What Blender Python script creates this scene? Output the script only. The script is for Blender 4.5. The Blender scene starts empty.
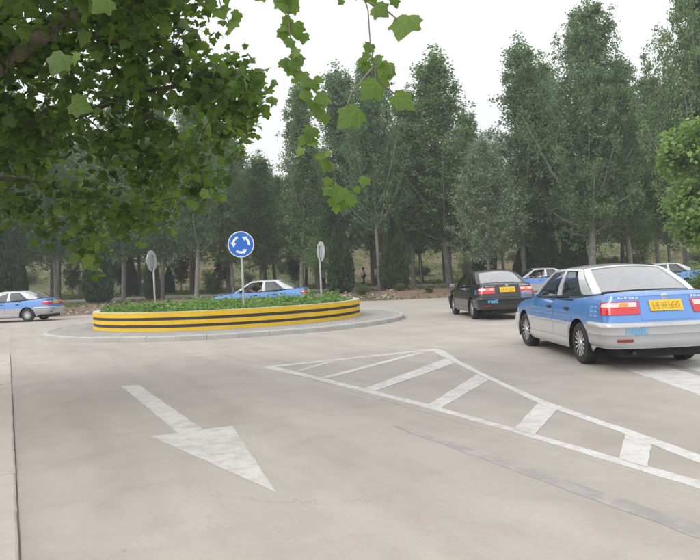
import bpy, bmesh, math, random
import numpy as np
from mathutils import Vector, Matrix, noise as mnoise

random.seed(11)
rng = np.random.default_rng(11)
scene = bpy.context.scene
C = scene.collection
PI = math.pi

# ------------------------------------------------------------------ camera
FPX, CAMH = 680.0, 1.43
ROLL, PITCH = math.radians(2.5), math.atan(3.4 / 680)
_fw = Vector((0, math.cos(PITCH), -math.sin(PITCH)))
_r0 = Vector((1, 0, 0))
_u0 = _r0.cross(_fw)
_ri = math.cos(ROLL) * _r0 - math.sin(ROLL) * _u0
_up = math.sin(ROLL) * _r0 + math.cos(ROLL) * _u0
cam_d = bpy.data.cameras.new('camera')
cam = bpy.data.objects.new('camera', cam_d)
C.objects.link(cam)
M = Matrix.Identity(4)
for k in range(3):
    M[k][0], M[k][1], M[k][2] = _ri[k], _up[k], -_fw[k]
M[2][3] = CAMH
cam.matrix_world = M
cam_d.sensor_width = 36.0
cam_d.lens = 36.0 * FPX / 700.0
cam_d.clip_start = 0.1
cam_d.clip_end = 5000
scene.camera = cam

# ------------------------------------------------------------------ sky, sun, exposure
world = bpy.data.worlds.new('World')
scene.world = world
world.use_nodes = True
wn, wl = world.node_tree.nodes, world.node_tree.links
wn.clear()
w_out = wn.new('ShaderNodeOutputWorld')
w_bg = wn.new('ShaderNodeBackground')
w_sky = wn.new('ShaderNodeTexSky')
w_sky.sky_type = 'NISHITA'
w_sky.sun_disc = False
SUN_EL, SUN_AZ = math.radians(42), math.radians(-112)     # azimuth from +Y towards +X
w_sky.sun_elevation = SUN_EL
w_sky.sun_rotation = SUN_AZ
w_sky.altitude = 100
w_sky.air_density = 1.2
w_sky.dust_density = 4.0
w_sky.ozone_density = 1.0
w_hs = wn.new('ShaderNodeHueSaturation')
w_hs.inputs['Saturation'].default_value = 0.25
w_mix = wn.new('ShaderNodeMixRGB')
w_mix.inputs[0].default_value = 0.62
w_mix.inputs[2].default_value = (10.2, 10.0, 9.9, 1)   # even overcast veil
wl.new(w_sky.outputs[0], w_hs.inputs['Color'])
wl.new(w_hs.outputs[0], w_mix.inputs[1])
wl.new(w_mix.outputs[0], w_bg.inputs['Color'])
w_bg.inputs['Strength'].default_value = 0.15
wl.new(w_bg.outputs[0], w_out.inputs['Surface'])

sun_d = bpy.data.lights.new('sun', 'SUN')
sun_d.energy = 1.1
sun_d.angle = math.radians(25)
sun_d.color = (1.0, 0.94, 0.86)
sun = bpy.data.objects.new('sun', sun_d)
C.objects.link(sun)
_sd = Vector((math.sin(SUN_AZ) * math.cos(SUN_EL), math.cos(SUN_AZ) * math.cos(SUN_EL), math.sin(SUN_EL)))
sun.rotation_euler = _sd.to_track_quat('Z', 'Y').to_euler()
sun.location = (0, 0, 60)
scene.view_settings.view_transform = 'Standard'
scene.view_settings.look = 'None'
scene.view_settings.exposure = 0.78
scene.view_settings.gamma = 1.0
scene.view_settings.use_curve_mapping = False
scene.render.engine = 'CYCLES'
scene.cycles.max_bounces = 8
scene.cycles.transparent_max_bounces = 12
scene.cycles.volume_bounces = 0
scene.cycles.use_denoising = True

# ------------------------------------------------------------------ pixel helpers
def ray(px, py):
    return _fw * FPX + _ri * (px - 350) - _up * (py - 280)
def gpt(px, py, z=0.0):
    d = ray(px, py)
    t = (z - CAMH) / d.z
    return Vector((d.x * t, d.y * t, z))
def dpt(px, py, Y):
    d = ray(px, py)
    t = Y / d.y
    return Vector((d.x * t, Y, CAMH + d.z * t))

# ------------------------------------------------------------------ materials
MATS = {}
def nodes_of(name):
    m = bpy.data.materials.new(name)
    m.use_nodes = True
    nt = m.node_tree
    b = nt.nodes['Principled BSDF']
    MATS[name] = m
    return m, nt, nt.nodes, nt.links, b
def N(nt, typ, **kw):
    n = nt.nodes.new(typ)
    for k, v in kw.items():
        if k in n.inputs.keys() if isinstance(k, str) else False:
            n.inputs[k].default_value = v
        else:
            setattr(n, k, v)
    return n
def ramp(nt, src, stops):
    r = nt.nodes.new('ShaderNodeValToRGB')
    e = r.color_ramp.elements
    while len(e) < len(stops):
        e.new(0.5)
    for i, (p, c) in enumerate(stops):
        e[i].position = p
        e[i].color = (c[0], c[1], c[2], 1) if len(c) == 3 else c
    nt.links.new(src, r.inputs[0])
    return r.outputs[0]
def noise(nt, vec, scale, detail=4, rough=0.55, dist=0.0):
    n = nt.nodes.new('ShaderNodeTexNoise')
    n.inputs['Scale'].default_value = scale
    n.inputs['Detail'].default_value = detail
    n.inputs['Roughness'].default_value = rough
    n.inputs['Distortion'].default_value = dist
    if vec is not None:
        nt.links.new(vec, n.inputs['Vector'])
    return n.outputs['Fac']
def mixc(nt, fac, a, b, typ='MIX'):
    n = nt.nodes.new('ShaderNodeMixRGB')
    n.blend_type = typ
    for i, v in ((0, fac), (1, a), (2, b)):
        if hasattr(v, 'is_output') or hasattr(v, 'node'):
            nt.links.new(v, n.inputs[i])
        elif isinstance(v, (int, float)):
            n.inputs[i].default_value = v
        else:
            n.inputs[i].default_value = (v[0], v[1], v[2], 1)
    return n.outputs[0]
def math_n(nt, op, a, b=None, c=None):
    n = nt.nodes.new('ShaderNodeMath')
    n.operation = op
    for i, v in enumerate((a, b, c)):
        if v is None:
            continue
        if isinstance(v, (int, float)):
            n.inputs[i].default_value = v
        else:
            nt.links.new(v, n.inputs[i])
    return n.outputs[0]
def geo_pos(nt):
    return nt.nodes.new('ShaderNodeNewGeometry').outputs['Position']
def obj_co(nt):
    return nt.nodes.new('ShaderNodeTexCoord').outputs['Object']
def bump(nt, b, h, strength=0.3, dist=0.01):
    n = nt.nodes.new('ShaderNodeBump')
    n.inputs['Strength'].default_value = strength
    n.inputs['Distance'].default_value = dist
    nt.links.new(h, n.inputs['Height'])
    nt.links.new(n.outputs[0], b.inputs['Normal'])
def simple(name, col, rough=0.5, metal=0.0, vary=0.0, scale=8.0, bumpy=0.0, coat=0.0, spec=0.5):
    m, nt, nd, lk, b = nodes_of(name)
    b.inputs['Roughness'].default_value = rough
    b.inputs['Metallic'].default_value = metal
    b.inputs['Coat Weight'].default_value = coat
    b.inputs['Specular IOR Level'].default_value = spec
    f = noise(nt, obj_co(nt), scale, 5)
    lo = [max(0, c * (1 - vary)) for c in col]
    hi = [min(1, c * (1 + vary)) for c in col]
    lk.new(ramp(nt, f, [(0.3, lo), (0.7, hi)]), b.inputs['Base Color'])
    if bumpy:
        bump(nt, b, f, bumpy)
    return m

# concrete road: grime, rust-brown stains, tyre-darkened tracks, fine speckle, hairline cracks
def concrete(name, base, seed=0.0, cracks=True):
    m, nt, nd, lk, b = nodes_of(name)
    pos = geo_pos(nt)
    mp = nd.new('ShaderNodeMapping')
    mp.inputs['Location'].default_value = (seed, seed * 1.7, 0)
    mp.inputs['Rotation'].default_value = (0, 0, math.radians(-26.7))
    lk.new(pos, mp.inputs['Vector'])
    v = mp.outputs[0]
    st = nd.new('ShaderNodeMapping')
    st.inputs['Scale'].default_value = (0.9, 0.16, 1)
    lk.new(v, st.inputs['Vector'])
    big = noise(nt, v, 0.28, 4, 0.6)
    mid = noise(nt, v, 1.7, 6, 0.65, 0.6)
    fine = noise(nt, v, 28, 4, 0.7)
    grit = noise(nt, v, 170, 2, 0.7)
    streak = noise(nt, st.outputs[0], 1.6, 4, 0.6)
    c = ramp(nt, big, [(0.3, [x * 0.91 for x in base]), (0.7, [x * 1.06 for x in base])])
    c = mixc(nt, 0.75, c, ramp(nt, mid, [(0.25, (0.84, 0.82, 0.80)), (0.55, (1, 1, 1)), (0.8, (1.06, 1.05, 1.02))]), 'MULTIPLY')
    c = mixc(nt, 0.7, c, ramp(nt, streak, [(0.3, (0.82, 0.81, 0.80)), (0.6, (1.05, 1.05, 1.04))]), 'MULTIPLY')
    c = mixc(nt, 0.5, c, ramp(nt, fine, [(0.25, (0.82, 0.81, 0.79)), (0.75, (1.1, 1.1, 1.09))]), 'MULTIPLY')
    c = mixc(nt, 0.6, c, ramp(nt, grit, [(0.3, (0.75, 0.74, 0.72)), (0.75, (1.14, 1.14, 1.12))]), 'MULTIPLY')
    stain = noise(nt, v, 0.75, 7, 0.7, 1.2)
    c = mixc(nt, ramp(nt, stain, [(0.60, (0, 0, 0)), (0.78, (0.55, 0.55, 0.55))]), c, (base[0] * 0.78, base[1] * 0.68, base[2] * 0.54))
    spot = noise(nt, v, 2.3, 3, 0.5)
    c = mixc(nt, ramp(nt, spot, [(0.70, (0, 0, 0)), (0.76, (0.22, 0.22, 0.22))]), c, [x * 0.55 for x in base])
    sx = nd.new('ShaderNodeSeparateXYZ')
    lk.new(v, sx.inputs[0])
    wob = math_n(nt, 'MULTIPLY_ADD', big, 1.2, sx.outputs['X'])
    trk = math_n(nt, 'SINE', math_n(nt, 'MULTIPLY', wob, 3.93))
    trk = math_n(nt, 'MULTIPLY', ramp(nt, trk, [(0.35, (0, 0, 0)), (1.0, (1, 1, 1))]), ramp(nt, streak, [(0.35, (0, 0, 0)), (0.65, (1, 1, 1))]))
    c = mixc(nt, math_n(nt, 'MULTIPLY', trk, 0.20), c, [x * 0.72 for x in base])
    pit = noise(nt, v, 11, 3, 0.6)
    c = mixc(nt, ramp(nt, pit, [(0.70, (0, 0, 0)), (0.74, (0.5, 0.5, 0.5))]), c, [x * 0.5 for x in base])
    if cracks:
        vo = nd.new('ShaderNodeTexVoronoi')
        vo.feature = 'DISTANCE_TO_EDGE'
        vo.inputs['Scale'].default_value = 0.42
        dn = nd.new('ShaderNodeTexNoise')
        dn.inputs['Scale'].default_value = 1.6
        dn.inputs['Detail'].default_value = 6
        lk.new(v, dn.inputs['Vector'])
        va = nd.new('ShaderNodeVectorMath')
        va.operation = 'MULTIPLY_ADD'
        lk.new(dn.outputs['Color'], va.inputs[0])
        va.inputs[1].default_value = (1.3, 1.3, 0)
        lk.new(v, va.inputs[2])
        lk.new(va.outputs[0], vo.inputs['Vector'])
        line = math_n(nt, 'LESS_THAN', vo.outputs['Distance'], 0.0022)
        gate = ramp(nt, noise(nt, v, 0.33, 3), [(0.60, (0, 0, 0)), (0.66, (1, 1, 1))])
        c = mixc(nt, math_n(nt, 'MULTIPLY', math_n(nt, 'MULTIPLY', line, gate), 0.26), c, [x * 0.45 for x in base])
    lk.new(c, b.inputs['Base Color'])
    b.inputs['Roughness'].default_value = 0.86
    bump(nt, b, math_n(nt, 'ADD', fine, grit), 0.22, 0.006)
    return m
concrete('road_concrete', (0.368, 0.346, 0.319))
concrete('slab_concrete', (0.363, 0.341, 0.314), 3.1)
concrete('kerb_concrete', (0.40, 0.40, 0.39), 5.3, cracks=False)
concrete('old_kerb', (0.43, 0.405, 0.375), 9.3)
simple('joint_filler', (0.12, 0.112, 0.10), 0.9, vary=0.3, scale=3)

# worn road paint
def road_paint(name, col, under, wear=0.5):
    m, nt, nd, lk, b = nodes_of(name)
    pos = geo_pos(nt)
    n1 = noise(nt, pos, 7, 6, 0.75)
    n2 = noise(nt, pos, 60, 3, 0.7)
    n3 = noise(nt, pos, 1.2, 3, 0.6)
    s = math_n(nt, 'ADD', math_n(nt, 'MULTIPLY', n1, 0.6), math_n(nt, 'ADD', math_n(nt, 'MULTIPLY', n2, 0.25), math_n(nt, 'MULTIPLY', n3, 0.3)))
    f = ramp(nt, s, [(wear - 0.05, (0, 0, 0)), (wear + 0.09, (1, 1, 1))])
    c = mixc(nt, f, under, col)
    c = mixc(nt, 0.35, c, ramp(nt, n2, [(0.3, (0.8, 0.8, 0.8)), (0.7, (1.06, 1.06, 1.06))]), 'MULTIPLY')
    lk.new(c, b.inputs['Base Color'])
    b.inputs['Roughness'].default_value = 0.75
    return m
road_paint('white_road_paint', (0.515, 0.515, 0.505), (0.385, 0.37, 0.345), 0.53)
road_paint('arrow_paint', (0.50, 0.495, 0.48), (0.37, 0.355, 0.33), 0.53)
road_paint('grey_overpaint', (0.245, 0.239, 0.230), (0.33, 0.31, 0.287), 0.53)

# block paving of the island apron
def paving():
    m, nt, nd, lk, b = nodes_of('block_paving')
    pos = geo_pos(nt)
    br = nd.new('ShaderNodeTexBrick')
    br.inputs['Scale'].default_value = 1.0
    br.inputs['Brick Width'].default_value = 0.24
    br.inputs['Row Height'].default_value = 0.12
    br.inputs['Mortar Size'].default_value = 0.009
    br.inputs['Color1'].default_value = (0.33, 0.325, 0.315, 1)
    br.inputs['Color2'].default_value = (0.26, 0.255, 0.25, 1)
    br.inputs['Mortar'].default_value = (0.15, 0.145, 0.14, 1)
    lk.new(pos, br.inputs['Vector'])
    c = mixc(nt, 0.7, br.outputs['Color'], ramp(nt, noise(nt, pos, 2.5, 6, 0.7), [(0.3, (0.78, 0.77, 0.75)), (0.7, (1.12, 1.12, 1.1))]), 'MULTIPLY')
    lk.new(c, b.inputs['Base Color'])
    b.inputs['Roughness'].default_value = 0.88
    bump(nt, b, br.outputs['Fac'], -0.4, 0.006)
paving()

def painted_masonry(name, col, under):
    m, nt, nd, lk, b = nodes_of(name)
    pos = geo_pos(nt)
    n1 = noise(nt, pos, 5, 6, 0.75)
    n2 = noise(nt, pos, 45, 4, 0.7)
    f = ramp(nt, math_n(nt, 'ADD', math_n(nt, 'MULTIPLY', n1, 0.6), math_n(nt, 'MULTIPLY', n2, 0.4)), [(0.35, (0, 0, 0)), (0.41, (1, 1, 1))])
    c = mixc(nt, f, under, col)
    c = mixc(nt, 0.5, c, ramp(nt, n1, [(0.3, (0.75, 0.73, 0.7)), (0.65, (1.05, 1.05, 1.05))]), 'MULTIPLY')
    lk.new(c, b.inputs['Base Color'])
    b.inputs['Roughness'].default_value = 0.6
    bump(nt, b, n2, 0.35, 0.008)
painted_masonry('yellow_paint', (0.66, 0.425, 0.010), (0.42, 0.30, 0.10))
painted_masonry('black_paint', (0.022, 0.023, 0.028), (0.12, 0.11, 0.09))
painted_masonry('cap_render', (0.46, 0.45, 0.42), (0.34, 0.32, 0.28))
painted_masonry('yellow_kerb_paint', (0.62, 0.36, 0.05), (0.35, 0.28, 0.15))

# earth with weeds
def earth(name, c1, c2, g1, g2, glo, ghi, s=1.0):
    m, nt, nd, lk, b = nodes_of(name)
    pos = geo_pos(nt)
    n1 = noise(nt, pos, 0.35 * s, 6, 0.65)
    n2 = noise(nt, pos, 3.2 * s, 6, 0.7)
    n3 = noise(nt, pos, 19 * s, 4, 0.7)
    e = ramp(nt, n2, [(0.3, c1), (0.7, c2)])
    g = ramp(nt, n3, [(0.3, g1), (0.7, g2)])
    f = ramp(nt, math_n(nt, 'ADD', math_n(nt, 'MULTIPLY', n1, 0.65), math_n(nt, 'MULTIPLY', n2, 0.35)), [(glo, (0, 0, 0)), (ghi, (1, 1, 1))])
    c = mixc(nt, f, e, g)
    c = mixc(nt, 0.6, c, ramp(nt, n3, [(0.25, (0.6, 0.58, 0.55)), (0.75, (1.25, 1.22, 1.2))]), 'MULTIPLY')
    lk.new(c, b.inputs['Base Color'])
    b.inputs['Roughness'].default_value = 0.95
    b.inputs['Specular IOR Level'].default_value = 0.15
    bump(nt, b, math_n(nt, 'ADD', n2, n3), 0.8, 0.08)
earth('verge_earth', (0.17, 0.115, 0.085), (0.29, 0.22, 0.175), (0.05, 0.075, 0.028), (0.10, 0.13, 0.05), 0.55, 0.64)
earth('hill_earth', (0.13, 0.09, 0.065), (0.25, 0.19, 0.145), (0.05, 0.085, 0.027), (0.10, 0.145, 0.045), 0.46, 0.54, 1.2)
earth('planter_soil', (0.14, 0.10, 0.07), (0.22, 0.165, 0.12), (0.05, 0.08, 0.025), (0.09, 0.13, 0.045), 0.42, 0.56, 2)
earth('mountain_rock', (0.09, 0.095, 0.09), (0.15, 0.15, 0.14), (0.06, 0.08, 0.05), (0.09, 0.11, 0.07), 0.42, 0.6, 0.06)
simple('footpath', (0.30, 0.29, 0.27), 0.9, vary=0.15, scale=0.8)
simple('rubble_stone', (0.27, 0.22, 0.185), 0.9, vary=0.35, scale=2, bumpy=0.5)

def leaf_mat(name, c_dark, c_light, transl=0.35, rough=0.5, spec=0.35, tcol=None, veins=False):
    m, nt, nd, lk, b = nodes_of(name)
    g = nd.new('ShaderNodeNewGeometry')
    oi = nd.new('ShaderNodeObjectInfo')
    c = ramp(nt, g.outputs['Random Per Island'], [(0.0, c_dark), (0.75, c_light), (1.0, [x * 1.25 for x in c_light])])
    clump = noise(nt, g.outputs['Position'], 0.9, 3, 0.6)
    c = mixc(nt, 0.6, c, ramp(nt, clump, [(0.3, (0.75, 0.78, 0.8)), (0.7, (1.2, 1.18, 1.05))]), 'MULTIPLY')
    ob = ramp(nt, oi.outputs['Random'], [(0, (0.86, 0.88, 0.92)), (1, (1.12, 1.08, 0.98))])
    c = mixc(nt, 1.0, c, ob, 'MULTIPLY')
    if veins:
        uvn = nd.new('ShaderNodeUVMap')
        sp = nd.new('ShaderNodeSeparateXYZ')
        lk.new(uvn.outputs[0], sp.inputs[0])
        ax = math_n(nt, 'ABSOLUTE', sp.outputs['X'])
        y = sp.outputs['Y']
        best = ax
        for (dx, dy) in ((0.78, 0.63), (0.985, 0.17), (0.45, 0.89)):
            o_ = 0.0 if dy < 0.8 else 0.22
            d_ = math_n(nt, 'ABSOLUTE', math_n(nt, 'SUBTRACT', math_n(nt, 'MULTIPLY', ax, dy), math_n(nt, 'MULTIPLY', math_n(nt, 'SUBTRACT', y, o_), dx)))
            best = math_n(nt, 'MINIMUM', best, d_)
        vf = ramp(nt, best, [(0.006, (0.55, 0.55, 0.55)), (0.022, (0, 0, 0))])
        c = mixc(nt, vf, c, mixc(nt, 1.0, c, (1.7, 1.55, 1.6), 'MULTIPLY'))
        blot = noise(nt, uvn.outputs[0], 5.0, 4, 0.6)
        c = mixc(nt, 0.5, c, ramp(nt, blot, [(0.3, (0.72, 0.76, 0.7)), (0.7, (1.2, 1.15, 1.05))]), 'MULTIPLY')
    lk.new(c, b.inputs['Base Color'])
    b.inputs['Roughness'].default_value = rough
    b.inputs['Specular IOR Level'].default_value = spec
    tr = nd.new('ShaderNodeBsdfTranslucent')
    tc = mixc(nt, 1.0, c, tcol or (1.5, 1.7, 0.7), 'MULTIPLY')
    lk.new(tc, tr.inputs['Color'])
    mx = nd.new('ShaderNodeMixShader')
    mx.inputs[0].default_value = transl
    lk.new(b.outputs[0], mx.inputs[1])
    lk.new(tr.outputs[0], mx.inputs[2])
    lk.new(mx.outputs[0], nd['Material Output'].inputs['Surface'])
    return m
leaf_mat('poplar_leaf', (0.068, 0.122, 0.060), (0.160, 0.236, 0.126), 0.42, 0.55, 0.3, (1.4, 1.6, 0.9))
leaf_mat('silver_leaf', (0.10, 0.145, 0.095), (0.195, 0.25, 0.18), 0.3, 0.55, 0.3)
leaf_mat('plane_leaf', (0.034, 0.070, 0.017), (0.100, 0.168, 0.040), 0.42, 0.5, 0.25, (1.9, 2.0, 0.75), veins=True)
leaf_mat('elm_leaf', (0.085, 0.15, 0.05), (0.17, 0.26, 0.10), 0.38, 0.5, 0.3)
leaf_mat('thuja_leaf', (0.022, 0.044, 0.020), (0.056, 0.088, 0.040), 0.12, 0.7, 0.2)
leaf_mat('shrub_leaf', (0.055, 0.090, 0.030), (0.11, 0.155, 0.055), 0.3, 0.6, 0.25)
leaf_mat('ground_leaf', (0.075, 0.155, 0.045), (0.17, 0.275, 0.095), 0.35, 0.55, 0.3)
leaf_mat('dark_leaf', (0.028, 0.036, 0.022), (0.055, 0.065, 0.035), 0.2, 0.6, 0.25)
leaf_mat('grass_blade', (0.07, 0.10, 0.03), (0.15, 0.19, 0.07), 0.3, 0.6, 0.25)

def bark(name, lo, hi, sc=(14, 14, 3)):
    m, nt, nd, lk, b = nodes_of(name)
    mp = nd.new('ShaderNodeMapping')
    mp.inputs['Scale'].default_value = sc
    lk.new(obj_co(nt), mp.inputs['Vector'])
    n1 = noise(nt, mp.outputs[0], 1.0, 6, 0.7)
    n2 = noise(nt, obj_co(nt), 1.3, 4)
    c = ramp(nt, n1, [(0.32, lo), (0.62, hi)])
    c = mixc(nt, 0.6, c, ramp(nt, n2, [(0.3, (0.7, 0.7, 0.7)), (0.7, (1.15, 1.15, 1.12))]), 'MULTIPLY')
    lk.new(c, b.inputs['Base Color'])
    b.inputs['Roughness'].default_value = 0.9
    b.inputs['Specular IOR Level'].default_value = 0.2
    bump(nt, b, n1, 0.6, 0.02)
bark('poplar_bark', (0.11, 0.105, 0.095), (0.27, 0.27, 0.245), (5, 5, 9))
bark('dark_bark', (0.05, 0.043, 0.036), (0.13, 0.115, 0.10))
bark('plane_bark', (0.09, 0.075, 0.055), (0.20, 0.18, 0.14), (8, 8, 4))

# ------------------------------------------------------------------ mesh helpers
class MB:
    def __init__(s):
        s.v, s.f, s.m = [], [], []
    def add(s, verts, faces, mi=0):
        o = len(s.v)
        s.v += [tuple(p) for p in verts]
        s.f += [tuple(i + o for i in f) for f in faces]
        s.m += [mi] * len(faces)
    def box(s, c, d, rz=0.0, mi=0, taper=1.0):
        vs = []
        for z in (-1, 1):
            k = taper if z > 0 else 1.0
            for x, y in ((-1, -1), (1, -1), (1, 1), (-1, 1)):
                px, py = x * d[0] / 2 * k, y * d[1] / 2 * k
                vs.append((c[0] + px * math.cos(rz) - py * math.sin(rz), c[1] + px * math.sin(rz) + py * math.cos(rz), c[2] + z * d[2] / 2))
        s.add(vs, [(3, 2, 1, 0), (4, 5, 6, 7), (0, 1, 5, 4), (1, 2, 6, 5), (2, 3, 7, 6), (3, 0, 4, 7)], mi)
    def tube(s, pts, rad, n=7, mi=0, cap=True):
        pts = [Vector(p) for p in pts]
        if not hasattr(rad, '__len__'):
            rad = [rad] * len(pts)
        vs, fs = [], []
        prev = None
        for i, p in enumerate(pts):
            t = (pts[min(i + 1, len(pts) - 1)] - pts[max(i - 1, 0)]).normalized()
            if prev is None:
                a = t.orthogonal().normalized()
            else:
                a = prev - t * prev.dot(t)
                a = a.normalized() if a.length > 1e-6 else t.orthogonal().normalized()
            prev = a
            bn = t.cross(a)
            for k in range(n):
                th = 2 * PI * k / n
                vs.append(p + (a * math.cos(th) + bn * math.sin(th)) * rad[i])
        for i in range(len(pts) - 1):
            for k in range(n):
                fs.append((i * n + k, i * n + (k + 1) % n, (i + 1) * n + (k + 1) % n, (i + 1) * n + k))
        if cap:
            fs.append(tuple(range(n))[::-1])
            fs.append(tuple((len(pts) - 1) * n + k for k in range(n)))
        s.add(vs, fs, mi)
    def lathe(s, prof, n=24, axis='Z', mi=0, loc=(0, 0, 0)):
        vs, fs = [], []
        for r, h in prof:
            for k in range(n):
                th = 2 * PI * k / n
                a, b2 = r * math.cos(th), r * math.sin(th)
                p = {'Z': (a, b2, h), 'Y': (a, h, b2), 'X': (h, a, b2)}[axis]
                vs.append((p[0] + loc[0], p[1] + loc[1], p[2] + loc[2]))
        for i in range(len(prof) - 1):
            for k in range(n):
                fs.append((i * n + k, i * n + (k + 1) % n, (i + 1) * n + (k + 1) % n, (i + 1) * n + k))
        s.add(vs, fs, mi)
    def grid(s, fn, nu, nv, mi=0, close=False):
        vs = [fn(i / nu, j / nv) for i in range(nu + 1) for j in range(nv + 1)]
        fs = [(i * (nv + 1) + j, (i + 1) * (nv + 1) + j, (i + 1) * (nv + 1) + j + 1, i * (nv + 1) + j + 1) for i in range(nu) for j in range(nv)]
        s.add(vs, fs, mi)
    def prism(s, poly, z0, z1, mi=0):
        n = len(poly)
        vs = [(p[0], p[1], z0) for p in poly] + [(p[0], p[1], z1) for p in poly]
        fs = [tuple(range(n))[::-1], tuple(range(n, 2 * n))] + [(i, (i + 1) % n, n + (i + 1) % n, n + i) for i in range(n)]
        s.add(vs, fs, mi)
    def mesh(s, name, mats, smooth=False, angle=40, fixn=False):
        me = bpy.data.meshes.new(name)
        me.from_pydata(s.v, [], s.f)
        if not isinstance(mats, (list, tuple)):
            mats = [mats]
        for mt in mats:
            me.materials.append(MATS[mt] if isinstance(mt, str) else mt)
        if len(mats) > 1:
            me.polygons.foreach_set('material_index', s.m)
        if fixn:
            bm = bmesh.new()
            bm.from_mesh(me)
            bmesh.ops.remove_doubles(bm, verts=bm.verts, dist=1e-5)
            bmesh.ops.recalc_face_normals(bm, faces=bm.faces)
            bm.to_mesh(me)
            bm.free()
        if smooth:
            me.polygons.foreach_set('use_smooth', [True] * len(me.polygons))
            if angle < 180:
                me.set_sharp_from_angle(angle=math.radians(angle))
        me.update()
        return me
    def build(s, name, mats, parent=None, **kw):
        return place(name, s.mesh(name, mats, **kw), parent)
def place(name, me, parent=None, loc=None):
    o = bpy.data.objects.new(name, me)
    C.objects.link(o)
    if parent is not None:
        o.parent = parent
    if loc is not None:
        o.location = loc
    return o
def empty(name, loc=(0, 0, 0), rz=0.0):
    o = bpy.data.objects.new(name, None)
    C.objects.link(o)
    o.location = loc
    o.rotation_euler = (0, 0, rz)
    o.empty_display_size = 0.2
    return o
def tag(o, label=None, cat=None, group=None, kind=None):
    if label: o['label'] = label
    if cat: o['category'] = cat
    if group: o['group'] = group
    if kind: o['kind'] = kind
    return o
def copy_tree(o, parent=None):
    c = o.copy()
    C.objects.link(c)
    c.parent = parent
    for ch in list(o.children):
        copy_tree(ch, c)
    return c
def np_mesh(name, verts, faces, mats, smooth=False, uvs=None):
    """verts (n,3) array; faces (m,k) int array of one size."""
    me = bpy.data.meshes.new(name)
    k = faces.shape[1]
    me.vertices.add(len(verts))
    me.vertices.foreach_set('co', np.asarray(verts, dtype=np.float32).ravel())
    me.loops.add(faces.size)
    me.loops.foreach_set('vertex_index', faces.astype(np.int32).ravel())
    me.polygons.add(len(faces))
    me.polygons.foreach_set('loop_start', np.arange(0, faces.size, k, dtype=np.int32))
    me.polygons.foreach_set('loop_total', np.full(len(faces), k, dtype=np.int32))
    for mt in mats if isinstance(mats, (list, tuple)) else [mats]:
        me.materials.append(MATS[mt])
    if smooth:
        me.polygons.foreach_set('use_smooth', [True] * len(faces))
    if uvs is not None:
        ul = me.uv_layers.new(name='UVMap')
        ul.data.foreach_set('uv', np.asarray(uvs, dtype=np.float32).ravel())
    me.update(calc_edges=True)
    me.validate()
    return me
def sm(t):
    t = max(0.0, min(1.0, t))
    return t * t * (3 - 2 * t)
def interp(x, xs, ys):
    return float(np.interp(x, xs, ys))

# ------------------------------------------------------------------ the ground
VX, VY = -0.450, 0.893          # along the approach lane, away from the camera
UX, UY = 0.893, 0.450           # across it, to the right; u = 0 is the left kerb
def uv(u, s):
    return (UX * u + VX * s, UY * u + VY * s)
EX = [-120, -60, -30, -15, -6, 0, 5, 8, 12, 20, 30, 60, 120]
EY = [26, 31, 34.0, 36.2, 38.0, 38.8, 38.2, 39.2, 41.0, 42.5, 43, 43, 40]
def edge_y(x):
    return interp(x, EX, EY)
def terrain(x, y):
    d = y - edge_y(x)
    if d < 0:
        return -0.10
    n = mnoise.noise((x * 0.45, y * 0.45, 0)) * 0.5 + mnoise.noise((x * 1.3, y * 1.3, 4)) * 0.25
    z = -0.10 + 0.12 * sm(d / 0.6) + 0.36 * sm((d - 0.5) / 6.0) + 0.14 * sm((y - 50) / 16)
    z += n * 0.22 * sm(d / 2.0) * (1 - sm((d - 5) / 3))
    if y > 76:
        b = sm((y - 78) / 34)
        terr = math.sin((y - 78) * 0.55) * 0.34 * b
        z += 6.2 * b + terr + n * 0.8 * b + 0.02 * max(0, y - 110)
    return z
xs = np.unique(np.concatenate([np.arange(-62, 62.1, 0.62), np.arange(-420, -62, 14), np.arange(62, 420, 14)]))
ys = np.unique(np.concatenate([np.arange(-60, 26, 8.0), np.arange(26, 52, 0.42), np.arange(52, 76, 1.5), np.arange(76, 130, 1.6), np.arange(130, 460, 16)]))
V = np.array([(x, y, terrain(x, y)) for x in xs for y in ys])
ny = len(ys)
ii, jj = np.meshgrid(np.arange(len(xs) - 1), np.arange(ny - 1), indexing='ij')
a = (ii * ny + jj).ravel()
Fq = np.stack([a, a + ny, a + ny + 1, a + 1], 1)
gme = np_mesh('ground', V, Fq, ['verge_earth', 'hill_earth'], smooth=True)
mi = (V[Fq[:, 0], 1] > 49).astype(np.int32)
gme.polygons.foreach_set('material_index', mi)
ground = tag(place('ground', gme), kind='structure')

# far mountain
mx_ = np.arange(-900, 901, 20.0)
my_ = np.arange(470, 901, 18.0)
def mount(x, y):
    r = 66 + 56 * math.exp(-((x - 130) / 190) ** 2) + 26 * math.exp(-((x + 330) / 170) ** 2) + 30 * math.exp(-((x - 560) / 200) ** 2)
    n = mnoise.fractal((x * 0.008, y * 0.008, 1.7), 1.0, 2.0, 6)
    k = sm((y - 470) / 200) * (1 - 0.5 * sm((y - 690) / 210))
    return -2 + (r + n * 26) * k
V = np.array([(x, y, mount(x, y)) for x in mx_ for y in my_])
ny = len(my_)
ii, jj = np.meshgrid(np.arange(len(mx_) - 1), np.arange(ny - 1), indexing='ij')
a = (ii * ny + jj).ravel()
tag(place('mountain', np_mesh('mountain', V, np.stack([a, a + ny, a + ny + 1, a + 1], 1), 'mountain_rock', smooth=True)), kind='structure')

# road base sheet, following the far edge
poly = [(-120, -40), (120, -40)] + [(x, edge_y(x) + 0.35 + 0.22 * math.sin(x * 1.7)) for x in np.arange(120, -120.1, -1.0)]
mb = MB()
mb.add([(p[0], p[1], -0.014) for p in poly], [tuple(range(len(poly)))])
road = tag(mb.build('road', 'road_concrete'), kind='structure')

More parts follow.
